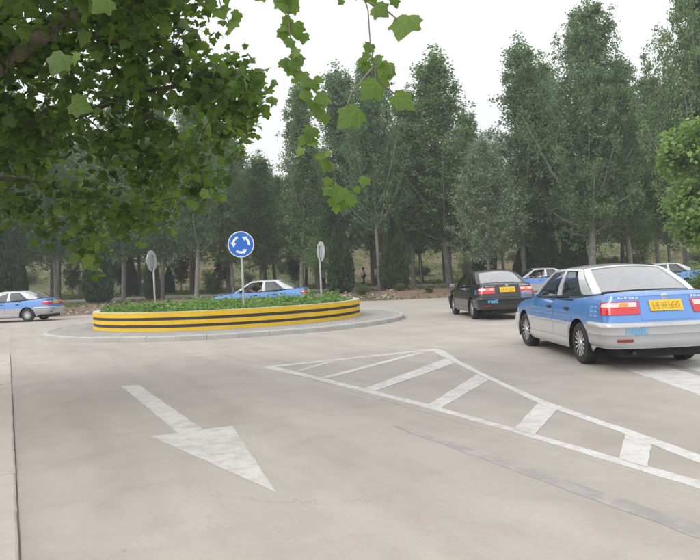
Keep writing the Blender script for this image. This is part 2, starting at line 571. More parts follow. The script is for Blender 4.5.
# cast slabs: 4.7 m along the lane, 3.8 m across, thin open joints between them
SLU, SLS, S0 = 3.78, 4.71, 6.63
slab_mesh = {}
def slab(u0, s0, u1, s1):
    key = (round(u1 - u0, 3), round(s1 - s0, 3))
    if key not in slab_mesh:
        g = 0.0045
        m2 = MB()
        w, l = (u1 - u0) / 2 - g, (s1 - s0) / 2 - g
        b = 0.004
        vs = [(x * w, y * l, -0.05) for x, y in ((-1, -1), (1, -1), (1, 1), (-1, 1))] + \
             [(x * w, y * l, -b) for x, y in ((-1, -1), (1, -1), (1, 1), (-1, 1))] + \
             [(x * (w - b), y * (l - b), 0) for x, y in ((-1, -1), (1, -1), (1, 1), (-1, 1))]
        fs = [(8, 9, 10, 11)] + [(i, (i + 1) % 4, 4 + (i + 1) % 4, 4 + i) for i in range(4)] + [(4 + i, 4 + (i + 1) % 4, 8 + (i + 1) % 4, 8 + i) for i in range(4)]
        m2.add(vs, fs)
        slab_mesh[key] = m2.mesh('slab', 'slab_concrete')
    o = place('slab', slab_mesh[key], road)
    cx, cy = uv((u0 + u1) / 2, (s0 + s1) / 2)
    o.location = (cx, cy, 0)
    o.rotation_euler = (0, 0, math.atan2(UY, UX))
for iu in range(0, 8):
    for js in range(-4, 5):
        u0, s0 = iu * SLU, S0 + js * SLS
        cx, cy = uv(u0 + SLU / 2, s0 + SLS / 2)
        if cy < -4 or cy > 26 or abs(cx) > 22 or math.hypot(cx + 4, cy - 23.3) < 3.2:
            continue
        slab(u0, s0, u0 + SLU, s0 + SLS)

def sheet(name, pts, mat, z=0.0014, parent=None, rag=0.006, seed=1):
    """painted mark: a thin flat sheet with slightly uneven edges"""
    r = random.Random(seed)
    out = []
    n = len(pts)
    for i in range(n):
        a_, b_ = Vector(pts[i][:2]), Vector(pts[(i + 1) % n][:2])
        k = max(1, int((b_ - a_).length / 0.12))
        nn = Vector((-(b_ - a_).y, (b_ - a_).x)).normalized()
        for q in range(k):
            p = a_.lerp(b_, q / k)
            if q:
                p = p + nn * r.uniform(-rag, rag)
            out.append((p.x, p.y, z))
    m2 = MB()
    m2.add(out, [tuple(range(len(out)))])
    return m2.build(name, mat, parent)
def gq(*pp):
    return [gpt(*p) for p in pp]
ma = sheet('arrow_marking', gq((121, 386), (139, 385), (203, 429.5), (232, 426), (276, 492), (150, 436), (178, 433)), 'arrow_paint', parent=road, seed=3)
tag(ma, 'large worn white lane arrow pointing towards the viewer')
# hatched area: border lines and bars
hatch = [
    ('border_line', gq((262, 367.2), (318, 380), (430, 408.6), (520, 434), (700, 488.8), (1100, 612), (1100, 599), (700, 480.5), (622, 458.8), (516, 428.6), (433, 405.6), (321.5, 377.6), (274, 366.3))),
    ('border_line', gq((266, 366.4), (275, 367.0), (350, 358.8), (421, 351.6), (444, 350.6), (435.7, 348.6))),
    ('border_line', gq((444.5, 350.8), (458, 360), (490, 376.5), (540, 399.0), (590, 417), (636, 432), (700, 455), (1000, 568), (1000, 580), (700, 463.5), (624, 433.5), (540, 404), (484, 377.5), (450, 360), (432, 350.9))),
    ('hatch_bar', gq((293, 371.6), (299, 371.2), (335.7, 360.9), (330.4, 361.2))),
    ('hatch_bar', gq((319, 378), (327.6, 378.6), (426, 352.2), (416, 352.8))),
    ('hatch_bar', gq((363.5, 389), (375, 391.3), (455, 363.2), (446, 358.6))),
    ('hatch_bar', gq((428, 405), (441, 408.2), (488.5, 380), (476.5, 374.8))),
    ('hatch_bar', gq((514, 429), (534.5, 434.6), (556.5, 410.2), (538, 403.6))),
    ('hatch_bar', gq((619, 458.8), (648, 467.6), (651, 443.5), (625, 434.4))),
]
for i, (nm, pts) in enumerate(hatch):
    sheet(nm, pts, 'white_road_paint', 0.0012 + 0.0004 * (i % 3) + (0.0014 if nm == 'hatch_bar' else 0), road, 0.006, i)
# overpainted old line, a grey band along the joint
sheet('overpainted_line', [uv(3.20, 5.6), uv(3.24, 5.6), uv(3.30, 4.6), uv(3.32, 0), uv(3.33, -6), uv(3.10, -6), uv(3.09, 0)], 'grey_overpaint', parent=road, rag=0.012, seed=8)
# worn white bars at the crossing behind the near taxi
for k in range(4):
    x0 = 3.70 + k * 0.78
    pts = [(x0 + 0.02, 9.75), (x0 + 0.62, 9.72), (x0 + 0.60, 6.4), (x0 - 0.03, 6.4)]
    sheet('crossing_bar', pts, 'white_road_paint', parent=road, rag=0.015, seed=20 + k)

# left kerb of the approach lane: worn concrete stones
kerb = empty('kerb', (0, 0, 0))
tag(kerb, 'worn low concrete kerb along the left edge of the arrow lane', 'kerb')
rk = random.Random(4)
s = -1.0
while s < 16.6:
    l = rk.uniform(0.93, 1.02)
    mb = MB()
    nseg = 6
    top = 0.020 + rk.uniform(-0.004, 0.004)
    vs = []
    for q in range(nseg + 1):
        ss = s + 0.002 + (l - 0.004) * q / nseg
        j = rk.uniform(-0.003, 0.003)
        for u_, z_ in ((0.0 + j, -0.02), (-0.006 + j, top - 0.008), (-0.02 + j, top + rk.uniform(-.004, .002)), (-0.24, top + rk.uniform(-.006, .004)), (-0.27, -0.02)):
            x_, y_ = uv(u_, ss)
            vs.append((x_, y_, z_))
    fs = [(q * 5 + k, (q + 1) * 5 + k, (q + 1) * 5 + k + 1, q * 5 + k + 1) for q in range(nseg) for k in range(4)] + [(0, 1, 2, 3, 4), tuple(nseg * 5 + k for k in (4, 3, 2, 1, 0))]
    mb.add(vs, fs)
    mb.build('kerb_stone', 'old_kerb', kerb)
    s += l
mb = MB()
def lv(i, j):
    x_, y_ = uv(-0.272 - 18 * j ** 1.5, -8 + 23.4 * i)
    return (x_, y_, 0.02 + 0.05 * mnoise.noise((x_, y_, 0)) * min(1, j * 8))
mb.grid(lv, 50, 30)
tag(mb.build('verge', 'verge_earth', smooth=True), kind='structure')

# right verge with the clipped shrub, beyond the near taxi
def rv(i, j):
    a_ = 2 * PI * i
    r_ = j
    x_, y_ = 19.5 + 8.6 * r_ * math.cos(a_), 24.0 + 5.4 * r_ * math.sin(a_)
    return (x_, y_, 0.12 * (1 - r_ ** 10) + 0.15 * (1 - r_) * (1 + mnoise.noise((x_, y_, 3))) - 0.02)
mb = MB()
mb.grid(rv, 60, 16)
tag(mb.build('verge', 'verge_earth', smooth=True), kind='structure')

# ------------------------------------------------------------------ the roundabout island
IC = Vector((-4.06, 22.9, 0))
RK, RW = 5.80, 4.34
isl = MB()
def apron(i, j):
    a_ = 2 * PI * i
    r_ = RW - 0.1 + (RK - 0.13 - RW + 0.1) * j
    return (IC.x + r_ * math.cos(a_), IC.y + r_ * math.sin(a_), 0.15 - 0.025 * j)
isl.grid(apron, 96, 6)
island = tag(isl.build('traffic_island', 'block_paving'), kind='structure')
nst = 46
for k in range(nst):
    a0, a1 = 2 * PI * k / nst + 0.0005, 2 * PI * (k + 1) / nst - 0.0005
    mb = MB()
    vs = []
    dz, dr = rk.uniform(-0.006, 0.006), rk.uniform(-0.008, 0.008)
    for q in range(4):
        a_ = a0 + (a1 - a0) * q / 3
        for r_, z_ in ((RK - 0.14, -0.05), (RK - 0.14, 0.135 + dz), (RK - 0.025 + dr, 0.13 + dz), (RK + dr, 0.108 + dz), (RK + 0.012 + dr, -0.05)):
            vs.append((IC.x + r_ * math.cos(a_), IC.y + r_ * math.sin(a_), z_))
    fs = [(q * 5 + k2, q * 5 + k2 + 1, (q + 1) * 5 + k2 + 1, (q + 1) * 5 + k2) for q in range(3) for k2 in range(4)] + [(4, 3, 2, 1, 0), tuple(15 + k2 for k2 in range(5))]
    mb.add(vs, fs)
    mb.build('kerb_stone', 'kerb_concrete', island, fixn=True)
# planter wall: five painted bands and a rendered cap
wall = empty('planter_wall', IC)
tag(wall, 'round low planter wall painted in yellow and black bands', 'planter')
def ring(name, z0, z1, ro, ri, mat, wob=0.004):
    mb = MB()
    n = 120
    prof = [(ri, z0), (ro, z0), (ro, z1), (ri, z1)]
    vs = []
    for k in range(n):
        a_ = 2 * PI * k / n
        w_ = 1 + 0.002 * mnoise.noise((math.cos(a_) * 3, math.sin(a_) * 3, 0.3))
        dz = wob * mnoise.noise((math.cos(a_) * 6, math.sin(a_) * 6, z0 * 10))
        for r_, z_ in prof:
            vs.append((r_ * w_ * math.cos(a_), r_ * w_ * math.sin(a_), z_ + dz))
    fs = [(k * 4 + q, ((k + 1) % n) * 4 + q, ((k + 1) % n) * 4 + (q + 1) % 4, k * 4 + (q + 1) % 4) for k in range(n) for q in range(4)]
    mb.add(vs, fs)
    return mb.build(name, mat, wall, smooth=True, angle=40, fixn=True)
zz = [0.12, 0.245, 0.325, 0.445, 0.53, 0.665]
ring('yellow_band', zz[0], zz[1], RW + 0.012, RW - 0.16, 'yellow_paint')
ring('black_band', zz[1] - 0.004, zz[2] + 0.004, RW, RW - 0.16, 'black_paint')
ring('yellow_band', zz[2], zz[3], RW + 0.012, RW - 0.16, 'yellow_paint')
ring('black_band', zz[3] - 0.004, zz[4] + 0.004, RW, RW - 0.16, 'black_paint')
ring('yellow_band', zz[4], zz[5], RW + 0.012, RW - 0.16, 'yellow_paint')
ring('cap', zz[5] - 0.003, zz[5] + 0.012, RW + 0.004, RW - 0.20, 'cap_render')
def soil_z(x, y):
    r_ = math.hypot(x, y) / RW
    return 0.605 + 0.04 * (1 - r_ * r_) + 0.05 * mnoise.noise((x * 0.9, y * 0.9, 5)) * (1 - r_ ** 6)
mb = MB()
mb.grid(lambda i, j: ((RW - 0.15) * j * math.cos(2 * PI * i), (RW - 0.15) * j * math.sin(2 * PI * i), soil_z((RW - 0.15) * j * math.cos(2 * PI * i), (RW - 0.15) * j * math.sin(2 * PI * i))), 64, 20)
mb.build('soil', 'planter_soil', wall, smooth=True)

# footpath and its two kerbs among the trees
def band(name, d0, d1, z_off, thick, mat, x0=-48, x1=48, yfix=None):
    mb = MB()
    vs = []
    xs_ = np.arange(x0, x1 + 0.1, 1.5)
    for x in xs_:
        y0, y1 = yfix(x) + d0, yfix(x) + d1
        z_ = terrain(x, (y0 + y1) / 2) + z_off
        vs += [(x, y0, z_ - thick), (x, y0, z_), (x, y1, z_), (x, y1, z_ - thick)]
    fs = [(i * 4 + k, (i + 1) * 4 + k, (i + 1) * 4 + k + 1, i * 4 + k + 1) for i in range(len(xs_) - 1) for k in range(3)]
    mb.add(vs, fs)
    return mb.build(name, mat)
pathy = lambda x: 51.5 + 0.02 * x
tag(band('path', 0.15, 2.6, 0.05, 0.3, 'footpath', yfix=pathy), kind='structure')
tag(band('kerb', 0, 0.15, 0.14, 0.4, 'kerb_concrete', yfix=pathy), 'long pale kerb of the footpath nearest the road under the poplars', 'kerb')
tag(band('kerb', 2.6, 2.75, 0.15, 0.4, 'kerb_concrete', yfix=pathy), 'long pale kerb on the far side of the footpath under the poplars', 'kerb')
tag(band('kerb', 0, 0.2, 0.2, 0.4, 'yellow_kerb_paint', 1, 16, yfix=lambda x: 66.0), 'yellow-orange painted kerb below the grassy bank', 'kerb')

# ------------------------------------------------------------------ vegetation helpers
def rand_frames(n, normals, spin=None):
    """(n,3,3): columns x, y, z=normal"""
    nz = normals / np.linalg.norm(normals, axis=1, keepdims=True)
    t = rng.normal(size=(n, 3)) if spin is None else spin
    x = t - (t * nz).sum(1, keepdims=True) * nz
    x /= np.linalg.norm(x, axis=1, keepdims=True) + 1e-9
    y = np.cross(nz, x)
    return np.stack([x, y, nz], 2)
def scatter(leaf_v, leaf_f, pos, fr, sc):
    n, k = len(pos), len(leaf_v)
    v = np.einsum('nij,kj->nki', fr, leaf_v) * sc[:, None, None] + pos[:, None, :]
    f = leaf_f[None] + (np.arange(n) * k)[:, None, None]
    return v.reshape(-1, 3), f.reshape(-1, leaf_f.shape[1])
RHOMB_V = np.array([(0, 0, 0), (0.42, 0.45, 0.06), (0, 1.0, -0.05), (-0.42, 0.45, 0.06)]) - np.array([0, 0.45, 0])
RHOMB_F = np.array([(0, 1, 2, 3)])
SPRAY_V = np.array([(0, 0, 0), (0.22, 0.4, 0.02), (0, 1.0, 0.0), (-0.22, 0.4, 0.02)])
# lobed plane-tree leaf
_half = [(0.12, -0.07), (0.30, -0.11), (0.37, 0.0), (0.51, 0.07), (0.47, 0.20), (0.46, 0.30), (0.58, 0.46), (0.50, 0.57), (0.37, 0.58), (0.30, 0.66), (0.16, 0.86)]
_out = [(0, 0)] + _half + [(0, 1.02)] + [(-x, y) for x, y in _half[::-1]]
def plane_leaf(curl, fold):
    vs = [(0, 0.33, 0.02)]
    for x, y in _out:
        r2 = x * x + (y - 0.33) ** 2
        vs.append((x, y, -curl * r2 + fold * abs(x)))
    n = len(_out)
    fs = [(0, 1 + i, 1 + (i + 1) % n) for i in range(n)]
    return np.array(vs), np.array(fs)
PL_V, PL_F = plane_leaf(0.25, 0.10)

def poplar_mesh(seed, H=16.0, R=2.2, bare=3.4, nb=64, nl=32000, leaf='poplar_leaf', lsz=0.135, upright=1.0, fork=False, barkm='poplar_bark', r0=0.155):
    r = random.Random(seed)
    tr = MB()
    top = H * 0.97
    lean = (r.uniform(-.02, .02), r.uniform(-.02, .02))
    def axis(h):
        return Vector((lean[0] * h + 0.12 * math.sin(h * 0.5 + seed), lean[1] * h + 0.10 * math.cos(h * 0.43 + seed), h))
    hs = [-0.3, 0.0, 0.25, 0.8] + [top * k / 14 for k in range(2, 15)]
    tr.tube([axis(max(h, 0)) if h >= 0 else axis(0) - Vector((0, 0, 0.3)) for h in hs],
            [(r0 * 1.35 if h <= 0 else r0 * 1.12 if h < 0.5 else r0 * (1 - 0.92 * h / top) + 0.01) for h in hs], 9)
    pts, wts, dirs = [], [], []
    for i in range(nb):
        q = (i + r.random()) / nb
        h0 = bare + (H * 0.90 - bare) * q ** 1.08
        az = i * 2.399 + r.uniform(-.5, .5)
        x = (h0 - bare) / (H - bare)
        rad = R * (0.62 + 0.55 * math.sin(min(1, x * 1.9 + 0.25) * PI * 0.75)) * (1 - x) ** 0.78 * r.uniform(0.6, 1.25) + 0.14
        steep = r.uniform(1.3, 1.9) if (x > 0.22 or r.random() < 0.5) else r.uniform(1.02, 1.25)
        ln = rad * steep * upright + (0.6 if steep > 1.26 else 0.15)
        rise = math.sqrt(max(0.05, ln * ln - rad * rad))
        rise = min(rise, max(0.3, H * 0.985 - h0 - rad * 1.6))
        p0 = axis(h0)
        bp = []
        for k in range(7):
            t = k / 6
            bp.append(p0 + Vector((math.cos(az) * rad * (t ** 0.8), math.sin(az) * rad * (t ** 0.8), rise * t ** 1.25)) + Vector((r.uniform(-.06, .06), r.uniform(-.06, .06), 0)) * t)
        rb = max(0.012, r0 * 0.30 * (1 - 0.8 * x) * (rad / R))
        tr.tube(bp, [rb * (1 - 0.85 * k / 6) + 0.004 for k in range(7)], 5, cap=False)
        m = max(10, int(ln * 6))
        for k in range(m):
            t = 0.10 + 0.90 * (k + r.random()) / m
            j = min(5, int(t * 6)); f = t * 6 - j
            p = bp[j].lerp(bp[j + 1], f)
            sp = (0.30 + 0.22 * math.sin(t * PI)) * (1 - 0.45 * x)
            tw = Vector((r.gauss(0, sp), r.gauss(0, sp), r.gauss(0.06, sp * 0.9)))
            if r.random() < 0.35:
                tr.tube([p, p + tw * 0.9], [0.007, 0.003], 3, cap=False)
            pts.append(p + tw * 0.85)
            wts.append(1.0)
    # feathery shoots standing out of the crown
    for i in range(16):
        h0 = H * r.uniform(0.45, 0.93)
        x = (h0 - bare) / (H - bare)
        az = r.uniform(0, 6.28)
        rad = R * 0.85 * (1 - x) ** 0.7 * r.uniform(0.5, 1.1)
        p0 = axis(h0) + Vector((math.cos(az) * rad, math.sin(az) * rad, 0))
        p1 = p0 + Vector((math.cos(az) * 0.25, math.sin(az) * 0.25, r.uniform(1.1, 2.0)))
        p1.z = max(p0.z + 0.5, min(p1.z, H * 0.97 - rad * 2.2))
        tr.tube([axis(h0 - 0.5), p0, p1], [0.012, 0.008, 0.003], 4, cap=False)
        for k in range(16):
            pts.append(p0.lerp(p1, r.random()) + Vector((r.gauss(0, .05), r.gauss(0, .05), 0)))
    # leader tip
    for k in range(14):
        pts.append(axis(H * (0.86 + 0.14 * k / 13)) + Vector((r.gauss(0, .1), r.gauss(0, .1), 0)))
    pts = np.array([tuple(p) for p in pts])
    idx = rng.integers(0, len(pts), nl)
    pos = pts[idx] + rng.normal(size=(nl, 3)) * np.array([0.14, 0.14, 0.13])
    fr = rand_frames(nl, rng.normal(size=(nl, 3)) + np.array([0, 0, 0.35]), np.tile([0.0, 0, -0.6], (nl, 1)) + rng.normal(size=(nl, 3)))
    sc = lsz * rng.uniform(0.65, 1.25, nl)
    v, f = scatter(RHOMB_V, RHOMB_F, pos, fr, sc)
    return tr.mesh('trunk', barkm, smooth=True, angle=60), np_mesh('crown', v, f, leaf)

def add_tree(name, meshes, loc, rz, s, label, cat='tree', group=None, lean=0.0, parts=('trunk', 'crown')):
    e = empty(name, loc, rz)
    e.scale = s if hasattr(s, '__len__') else (s, s, s)
    e.rotation_euler = (0, lean, rz) if lean else (0, 0, rz)
    tag(e, label, cat, group)
    for nm, me in zip(parts, meshes):
        place(nm, me, e)
    return e

POP = [poplar_mesh(3, 16, 2.0, 3.0, 84, 34000), poplar_mesh(8, 16, 1.75, 2.8, 80, 32000), poplar_mesh(15, 16, 2.4, 3.2, 88, 38000), poplar_mesh(21, 16, 1.5, 2.6, 72, 27000)]
POPF = poplar_mesh(33, 16, 2.6, 3.7, 88, 38000)
SIL = poplar_mesh(41, 13, 2.7, 2.2, 96, 34000, 'silver_leaf', 0.14, 0.9)
BIG = poplar_mesh(52, 18, 3.3, 2.9, 120, 58000, 'poplar_leaf', 0.145, 0.92, r0=0.24)
BACK = [poplar_mesh(63, 13, 2.2, 3.0, 60, 19000, 'poplar_leaf', 0.165), poplar_mesh(77, 13, 2.5, 2.8, 60, 19000, 'poplar_leaf', 0.165, barkm='dark_bark')]

def tree_at(px, Y, topy, meshes, H0, label, name='poplar_tree', wide=1.0, group=None, lean=0.0, basez=None):
    x = dpt(px, 280, Y).x
    z0 = terrain(x, Y) if basez is None else basez
    hz = 276.6 - (px - 350) * math.tan(ROLL)
    top = CAMH + (hz - topy) / FPX * Y
    s = (top - z0) / H0
    return add_tree(name, meshes, (x, Y, z0 - 0.03), random.uniform(0, 6.28), (s * wide, s * wide, s), label, 'tree', group, lean)

front = [  # trunk px, Y, top py, mesh, width, label
    (-28, 47.0, 70, 0, 1.1, 'poplar at the far left edge, behind the low plane tree foliage'),
    (18, 48.5, 80, 1, 1.1, 'straight poplar behind the leftmost blue and silver taxi'),
    (57, 50.5, 95, 2, 1.0, 'poplar with slim trunk just right of the leftmost taxi'),
    (122, 49.5, 92, 0, 1.1, 'poplar between the dark column shrub and the left grey sign back'),
    (163, 49.0, 96, 1, 1.15, 'poplar just right of the left grey sign back'),
    (197, 46.5, 78, 2, 1.0, 'poplar with pale leaning trunk left of the blue roundabout sign'),
    (232, 50.5, 128, 1, 1.1, 'shorter poplar directly behind the blue roundabout sign'),
    (262, 52.0, 150, 3, 1.5, 'short feathery poplar behind the roof of the taxi at the island'),
    (303, 47.5, 76, 3, 1.05, 'slender pointed poplar left of the right grey sign back'),
    (345, 51.0, 62, 3, 1.4, 'tall narrow poplar rising behind the hanging leaf sprigs'),
    (378, 46.0, 44, 4, 0.85, 'tall poplar with pale trunk forking low beside the people'),
    (412, 50.0, 86, 0, 1.1, 'poplar right of the pale forked trunk, near the small signboard'),
    (447, 48.5, 46, 3, 1.55, 'tall pointed poplar left of the gap in the tree line'),
    (470, 52.0, 104, 1, 1.0, 'lower poplar at the left side of the gap in the tree line'),
    (526, 47.5, 34, 3, 1.25, 'tall pointed poplar right of the gap in the tree line'),
    (553, 49.5, 52, 1, 1.1, 'tall poplar rising above the blue taxi with the open window'),
    (630, 46.5, 50, 1, 1.1, 'poplar behind the roof of the nearest taxi'),
    (660, 49.0, 70, 0, 1.15, 'poplar above the taxi at the right edge'),
    (706, 47.0, 20, 1, 1.1, 'poplar standing at the far right edge of the tree line'),
]
meshes_all = POP + [POPF]
for px, Y, ty, mi_, wd, lab in front:
    tree_at(px, Y, ty, meshes_all[mi_], 16.0, lab, wide=wd, lean=(-0.05 if px == 197 else 0))
tree_at(489, 43.5, 132, SIL, 13.0, 'silvery grey-green poplar with slim pale trunk behind the black sedan', 'silver_poplar', 1.05)
tree_at(591, 44.0, -14, BIG, 18.0, 'largest poplar with thick pale trunk behind the nearest taxi', wide=0.95)
tree_at(703, 37.5, -75, BIG, 18.0, 'broad tall poplar overhanging the upper right corner', wide=0.72)

LAND = [(20, 'leftmost taxi'), (98, 'broad evergreen column'), (152, 'left grey sign'), (197, 'pale leaning trunk'), (241, 'blue roundabout sign'), (275, 'taxi behind the planter'), (320, 'right grey sign'), (341, 'evergreen by the right grey sign'), (378, 'pale forked trunk'),
        (419, 'small signboard'), (455, 'front of the black sedan'), (489, 'slim silvery poplar'), (525, 'short rounded evergreen column'), (547, 'tall dark evergreen column'), (591, 'thick pale trunk'), (632, 'rear window of the nearest taxi'), (665, 'taxi at the right edge')]
USED = set()
def whereabouts(px):
    d, nm = min((abs(px - x_), n_) for x_, n_ in LAND)
    x_ = [q for q, n_ in LAND if n_ == nm][0]
    return ('directly behind the ' if d < 5 else 'a little right of the ' if px > x_ else 'a little left of the ') + nm
rb_ = random.Random(5)
k = 0
for row, (Y, step) in enumerate(((58.5, 44), (64.5, 52), (72, 60))):
    px = -60 + row * 11
    while px < 780:
        p2 = px + rb_.uniform(-9, 9)
        gap = 470 < p2 < 520
        ty = rb_.uniform(118, 160) + (25 if gap else 0) + (8 if 240 < p2 < 290 else 0)
        lab = ('nearest', 'middle', 'farthest')[row] + ' back-row poplar ' + (whereabouts(p2) if -5 < p2 < 705 else 'past the left edge' if p2 < 0 else 'past the right edge')
        if lab in USED:
            px += step * 0.35
            continue
        USED.add(lab)
        tree_at(p2, Y + rb_.uniform(-1.5, 1.5), ty, BACK[k % 2], 13.0, lab, wide=rb_.uniform(0.95, 1.25), group='poplars of the back rows')
        k += 1
        px += step

# arborvitae columns
def thuja_mesh(seed, H=4.3, R=0.82, nl=9000):
    r = random.Random(seed)
    core = MB()
    def rad(t, a_=0):
        b = R * (min(1.0, (t + 0.06) * 9) ** 0.5) * (1 - max(0, (t - 0.3) / 0.7) ** 1.7) ** 0.8
        return b * (1 + 0.20 * mnoise.noise((math.cos(a_) * 2 + seed, math.sin(a_) * 2, t * 7)))
    core.grid(lambda i, j: (0.86 * rad(j, 2 * PI * i) * math.cos(2 * PI * i), 0.86 * rad(j, 2 * PI * i) * math.sin(2 * PI * i), 0.08 + j * H * 0.97), 18, 20)
    t = rng.random(nl) ** 1.15
    az = rng.random(nl) * 2 * PI
    rr = np.array([rad(a_, b_) for a_, b_ in zip(t, az)]) * rng.uniform(0.82, 1.12, nl)
    pos = np.stack([rr * np.cos(az), rr * np.sin(az), 0.05 + t * H], 1)
    out = np.stack([np.cos(az), np.sin(az), np.full(nl, 0.2)], 1)
    tang = np.stack([-np.sin(az), np.cos(az), np.zeros(nl)], 1)
    nrm = tang * rng.choice([-1, 1], nl)[:, None] + out * rng.normal(0.5, 0.6, nl)[:, None] + rng.normal(size=(nl, 3)) * 0.25
    upv = np.tile([0, 0, 1.0], (nl, 1)) + out * 0.45 + rng.normal(size=(nl, 3)) * 0.25
    nrm /= np.linalg.norm(nrm, axis=1, keepdims=True)
    y = upv - (upv * nrm).sum(1, keepdims=True) * nrm
    y /= np.linalg.norm(y, axis=1, keepdims=True)
    fr = np.stack([np.cross(y, nrm), y, nrm], 2)
    v, f = scatter(SPRAY_V, RHOMB_F, pos, fr, rng.uniform(0.16, 0.30, nl))
    tr = MB()
    tr.tube([(0, 0, -0.2), (0, 0, 0.3), (0, 0, H * 0.6)], [0.09, 0.08, 0.03], 7)
    return tr.mesh('trunk', 'dark_bark', smooth=True), np_mesh('crown', v, f, 'thuja_leaf'), core.mesh('inner_growth', 'thuja_leaf', smooth=True)
TH = [thuja_mesh(2), thuja_mesh(9, 4.3, 0.7)]
def thuja(px, Y, topy, wpx, k, label):
    x = dpt(px, 280, Y).x
    z0 = terrain(x, Y)
    hz = 276.6 - (px - 350) * math.tan(ROLL)
    h = CAMH + (hz - topy) / FPX * Y - z0
    sx = wpx / FPX * Y / 2 / (0.82 if k == 0 else 0.7)
    add_tree('arborvitae', TH[k], (x, Y, z0 - 0.02), random.uniform(0, 6), (sx, sx, h / 4.3), label, 'shrub', 'dark clipped evergreen columns', parts=('trunk', 'crown', 'inner_growth'))
thuja(98, 45.2, 228, 25, 0, 'broad dark evergreen column right of the leftmost taxi')
thuja(152, 47.5, 252, 13, 1, 'narrow dark evergreen column directly behind the left grey sign back')
thuja(341, 45.0, 226, 22, 0, 'dark evergreen column just right of the right grey sign back')
thuja(395, 45.5, 222, 24, 0, 'dark evergreen column right of the pale forked trunk')
thuja(484, 46.5, 226, 19, 1, 'dark evergreen column above the roof of the black sedan')
thuja(525, 48.0, 246, 19, 0, 'short rounded dark evergreen column above the bonnet of the taxi with open window')
thuja(547, 46.5, 216, 22, 0, 'tall dark evergreen column above the roof of the taxi with open window')
thuja(575, 46.5, 218, 21, 1, 'dark evergreen column left of the thick pale trunk')
thuja(4, 46.0, 232, 28, 0, 'dark evergreen column above the leftmost taxi at the left edge')
thuja(23, 56.5, 262, 8, 1, 'small dark evergreen cone seen beyond the leftmost taxi')
thuja(169, 59.0, 268, 9, 1, 'small dark evergreen cone far behind the left grey sign')
thuja(131, 57.5, 258, 11, 1, 'slim dark evergreen in the shade left of the left grey sign')

# loose shrubs and small trees
def shrub_mesh(seed, nl=3600, leaf='shrub_leaf', lsz=0.10, stems=9, R=0.75, H=1.5, barkm='dark_bark', base=0.0):
    r = random.Random(seed)
    tr = MB()
    pts = []
    for i in range(stems):
        az = i * 2.4 + r.uniform(-.4, .4)
        q = r.uniform(0.35, 1.0)
        e = Vector((math.cos(az) * R * q, math.sin(az) * R * q, base + (H - base) * (1.05 - 0.5 * q * q) * r.uniform(.8, 1.05)))
        s0 = Vector((r.uniform(-.05, .05), r.uniform(-.05, .05), base * 0.9))
        mid = s0.lerp(e, 0.5) + Vector((0, 0, 0.12 * H))
        tr.tube([s0, mid, e], [0.022, 0.014, 0.005], 5)
        for k in range(16):
            t = 0.25 + 0.75 * r.random()
            p = s0.lerp(mid, t * 2) if t < .5 else mid.lerp(e, t * 2 - 1)
            pts.append(tuple(p + Vector((r.gauss(0, .2 * R), r.gauss(0, .2 * R), r.gauss(0, .12 * H)))))
    tr.tube([(0, 0, -0.15), (0, 0, max(0.1, base))], [0.05, 0.04], 6)
    pts = np.array(pts)
    pos = pts[rng.integers(0, len(pts), nl)] + rng.normal(size=(nl, 3)) * np.array([0.10, 0.10, 0.09]) * (R / 0.75)
    pos[:, 2] = np.maximum(pos[:, 2], 0.03)
    fr = rand_frames(nl, rng.normal(size=(nl, 3)) + np.array([0, 0, 0.5]))
    v, f = scatter(RHOMB_V, RHOMB_F, pos, fr, lsz * rng.uniform(0.6, 1.3, nl))
    return tr.mesh('stem', barkm, smooth=True), np_mesh('foliage', v, f, leaf)
SH = [shrub_mesh(2), shrub_mesh(7, R=0.95, H=1.4), shrub_mesh(11, leaf='dark_leaf', R=0.8, H=3.2, base=1.3, nl=3000, lsz=0.13, stems=12)]
LT = shrub_mesh(17, 5200, 'elm_leaf', 0.12, 16, 1.6, 4.6, base=1.6)
def shrub(px, Y, hpx, k, label, name='shrub', wide=1.0, me=None, H0=None, group=None):
    x = dpt(px, 280, Y).x
    h = hpx / FPX * Y
    s = h / (H0 or {0: 1.5, 1: 1.4, 2: 3.2}[k])
    add_tree(name, me or SH[k], (x, Y, terrain(x, Y) - 0.02), random.uniform(0, 6), (s * wide, s * wide, s), label, 'tree' if name.endswith('tree') else 'shrub', group, parts=('stem', 'foliage'))
shrub(318, 46.0, 52, 0, 'small light green tree behind the right grey sign back', 'young_tree', 0.8, LT, 4.6)
shrub(600, 72, 17, 1, 'round green shrub on the bank left of centre above the nearest taxi', wide=1.3)
shrub(611, 68, 16, 0, 'green shrub right behind the thick pale poplar trunk', wide=1.2)
shrub(632, 70, 18, 1, 'leafy shrub above the middle of the nearest taxi roof', wide=1.1)
shrub(589, 60, 15, 1, 'dense shrub between the evergreen column and the thick pale trunk', wide=1.2)
shrub(560, 58, 20, 0, 'light shrub between the two dark columns behind the taxi with open window', wide=1.1)
shrub(644, 47.5, 58, 0, 'small dark-trunked tree above the rear window of the nearest taxi', 'young_tree', 0.85, LT, 4.6)
shrub(212, 52, 24, 0, 'young shrub left of the blue roundabout sign pole', wide=0.8)
shrub(400, 43.4, 7, 1, 'low weedy shrub on the bare verge right of the forked trunk', wide=1.2)
shrub(362, 42.6, 9, 1, 'low shrub on the bare verge below the walking woman', wide=1.3)
shrub(428, 42.0, 6, 0, 'small weed clump on the verge left of the black sedan', wide=1.5)
shrub(108, 57, 34, 2, 'dark purple-leaved small tree behind the broad evergreen column', 'young_tree', 1.0)
shrub(120, 58, 36, 2, 'dark small tree left of the left grey sign', 'young_tree', 1.0)
shrub(181, 58, 36, 2, 'dark small tree right of the left grey sign', 'young_tree', 1.1)
shrub(72, 57, 34, 2, 'dark small tree under the lowest plane tree leaves', 'young_tree', 1.0)
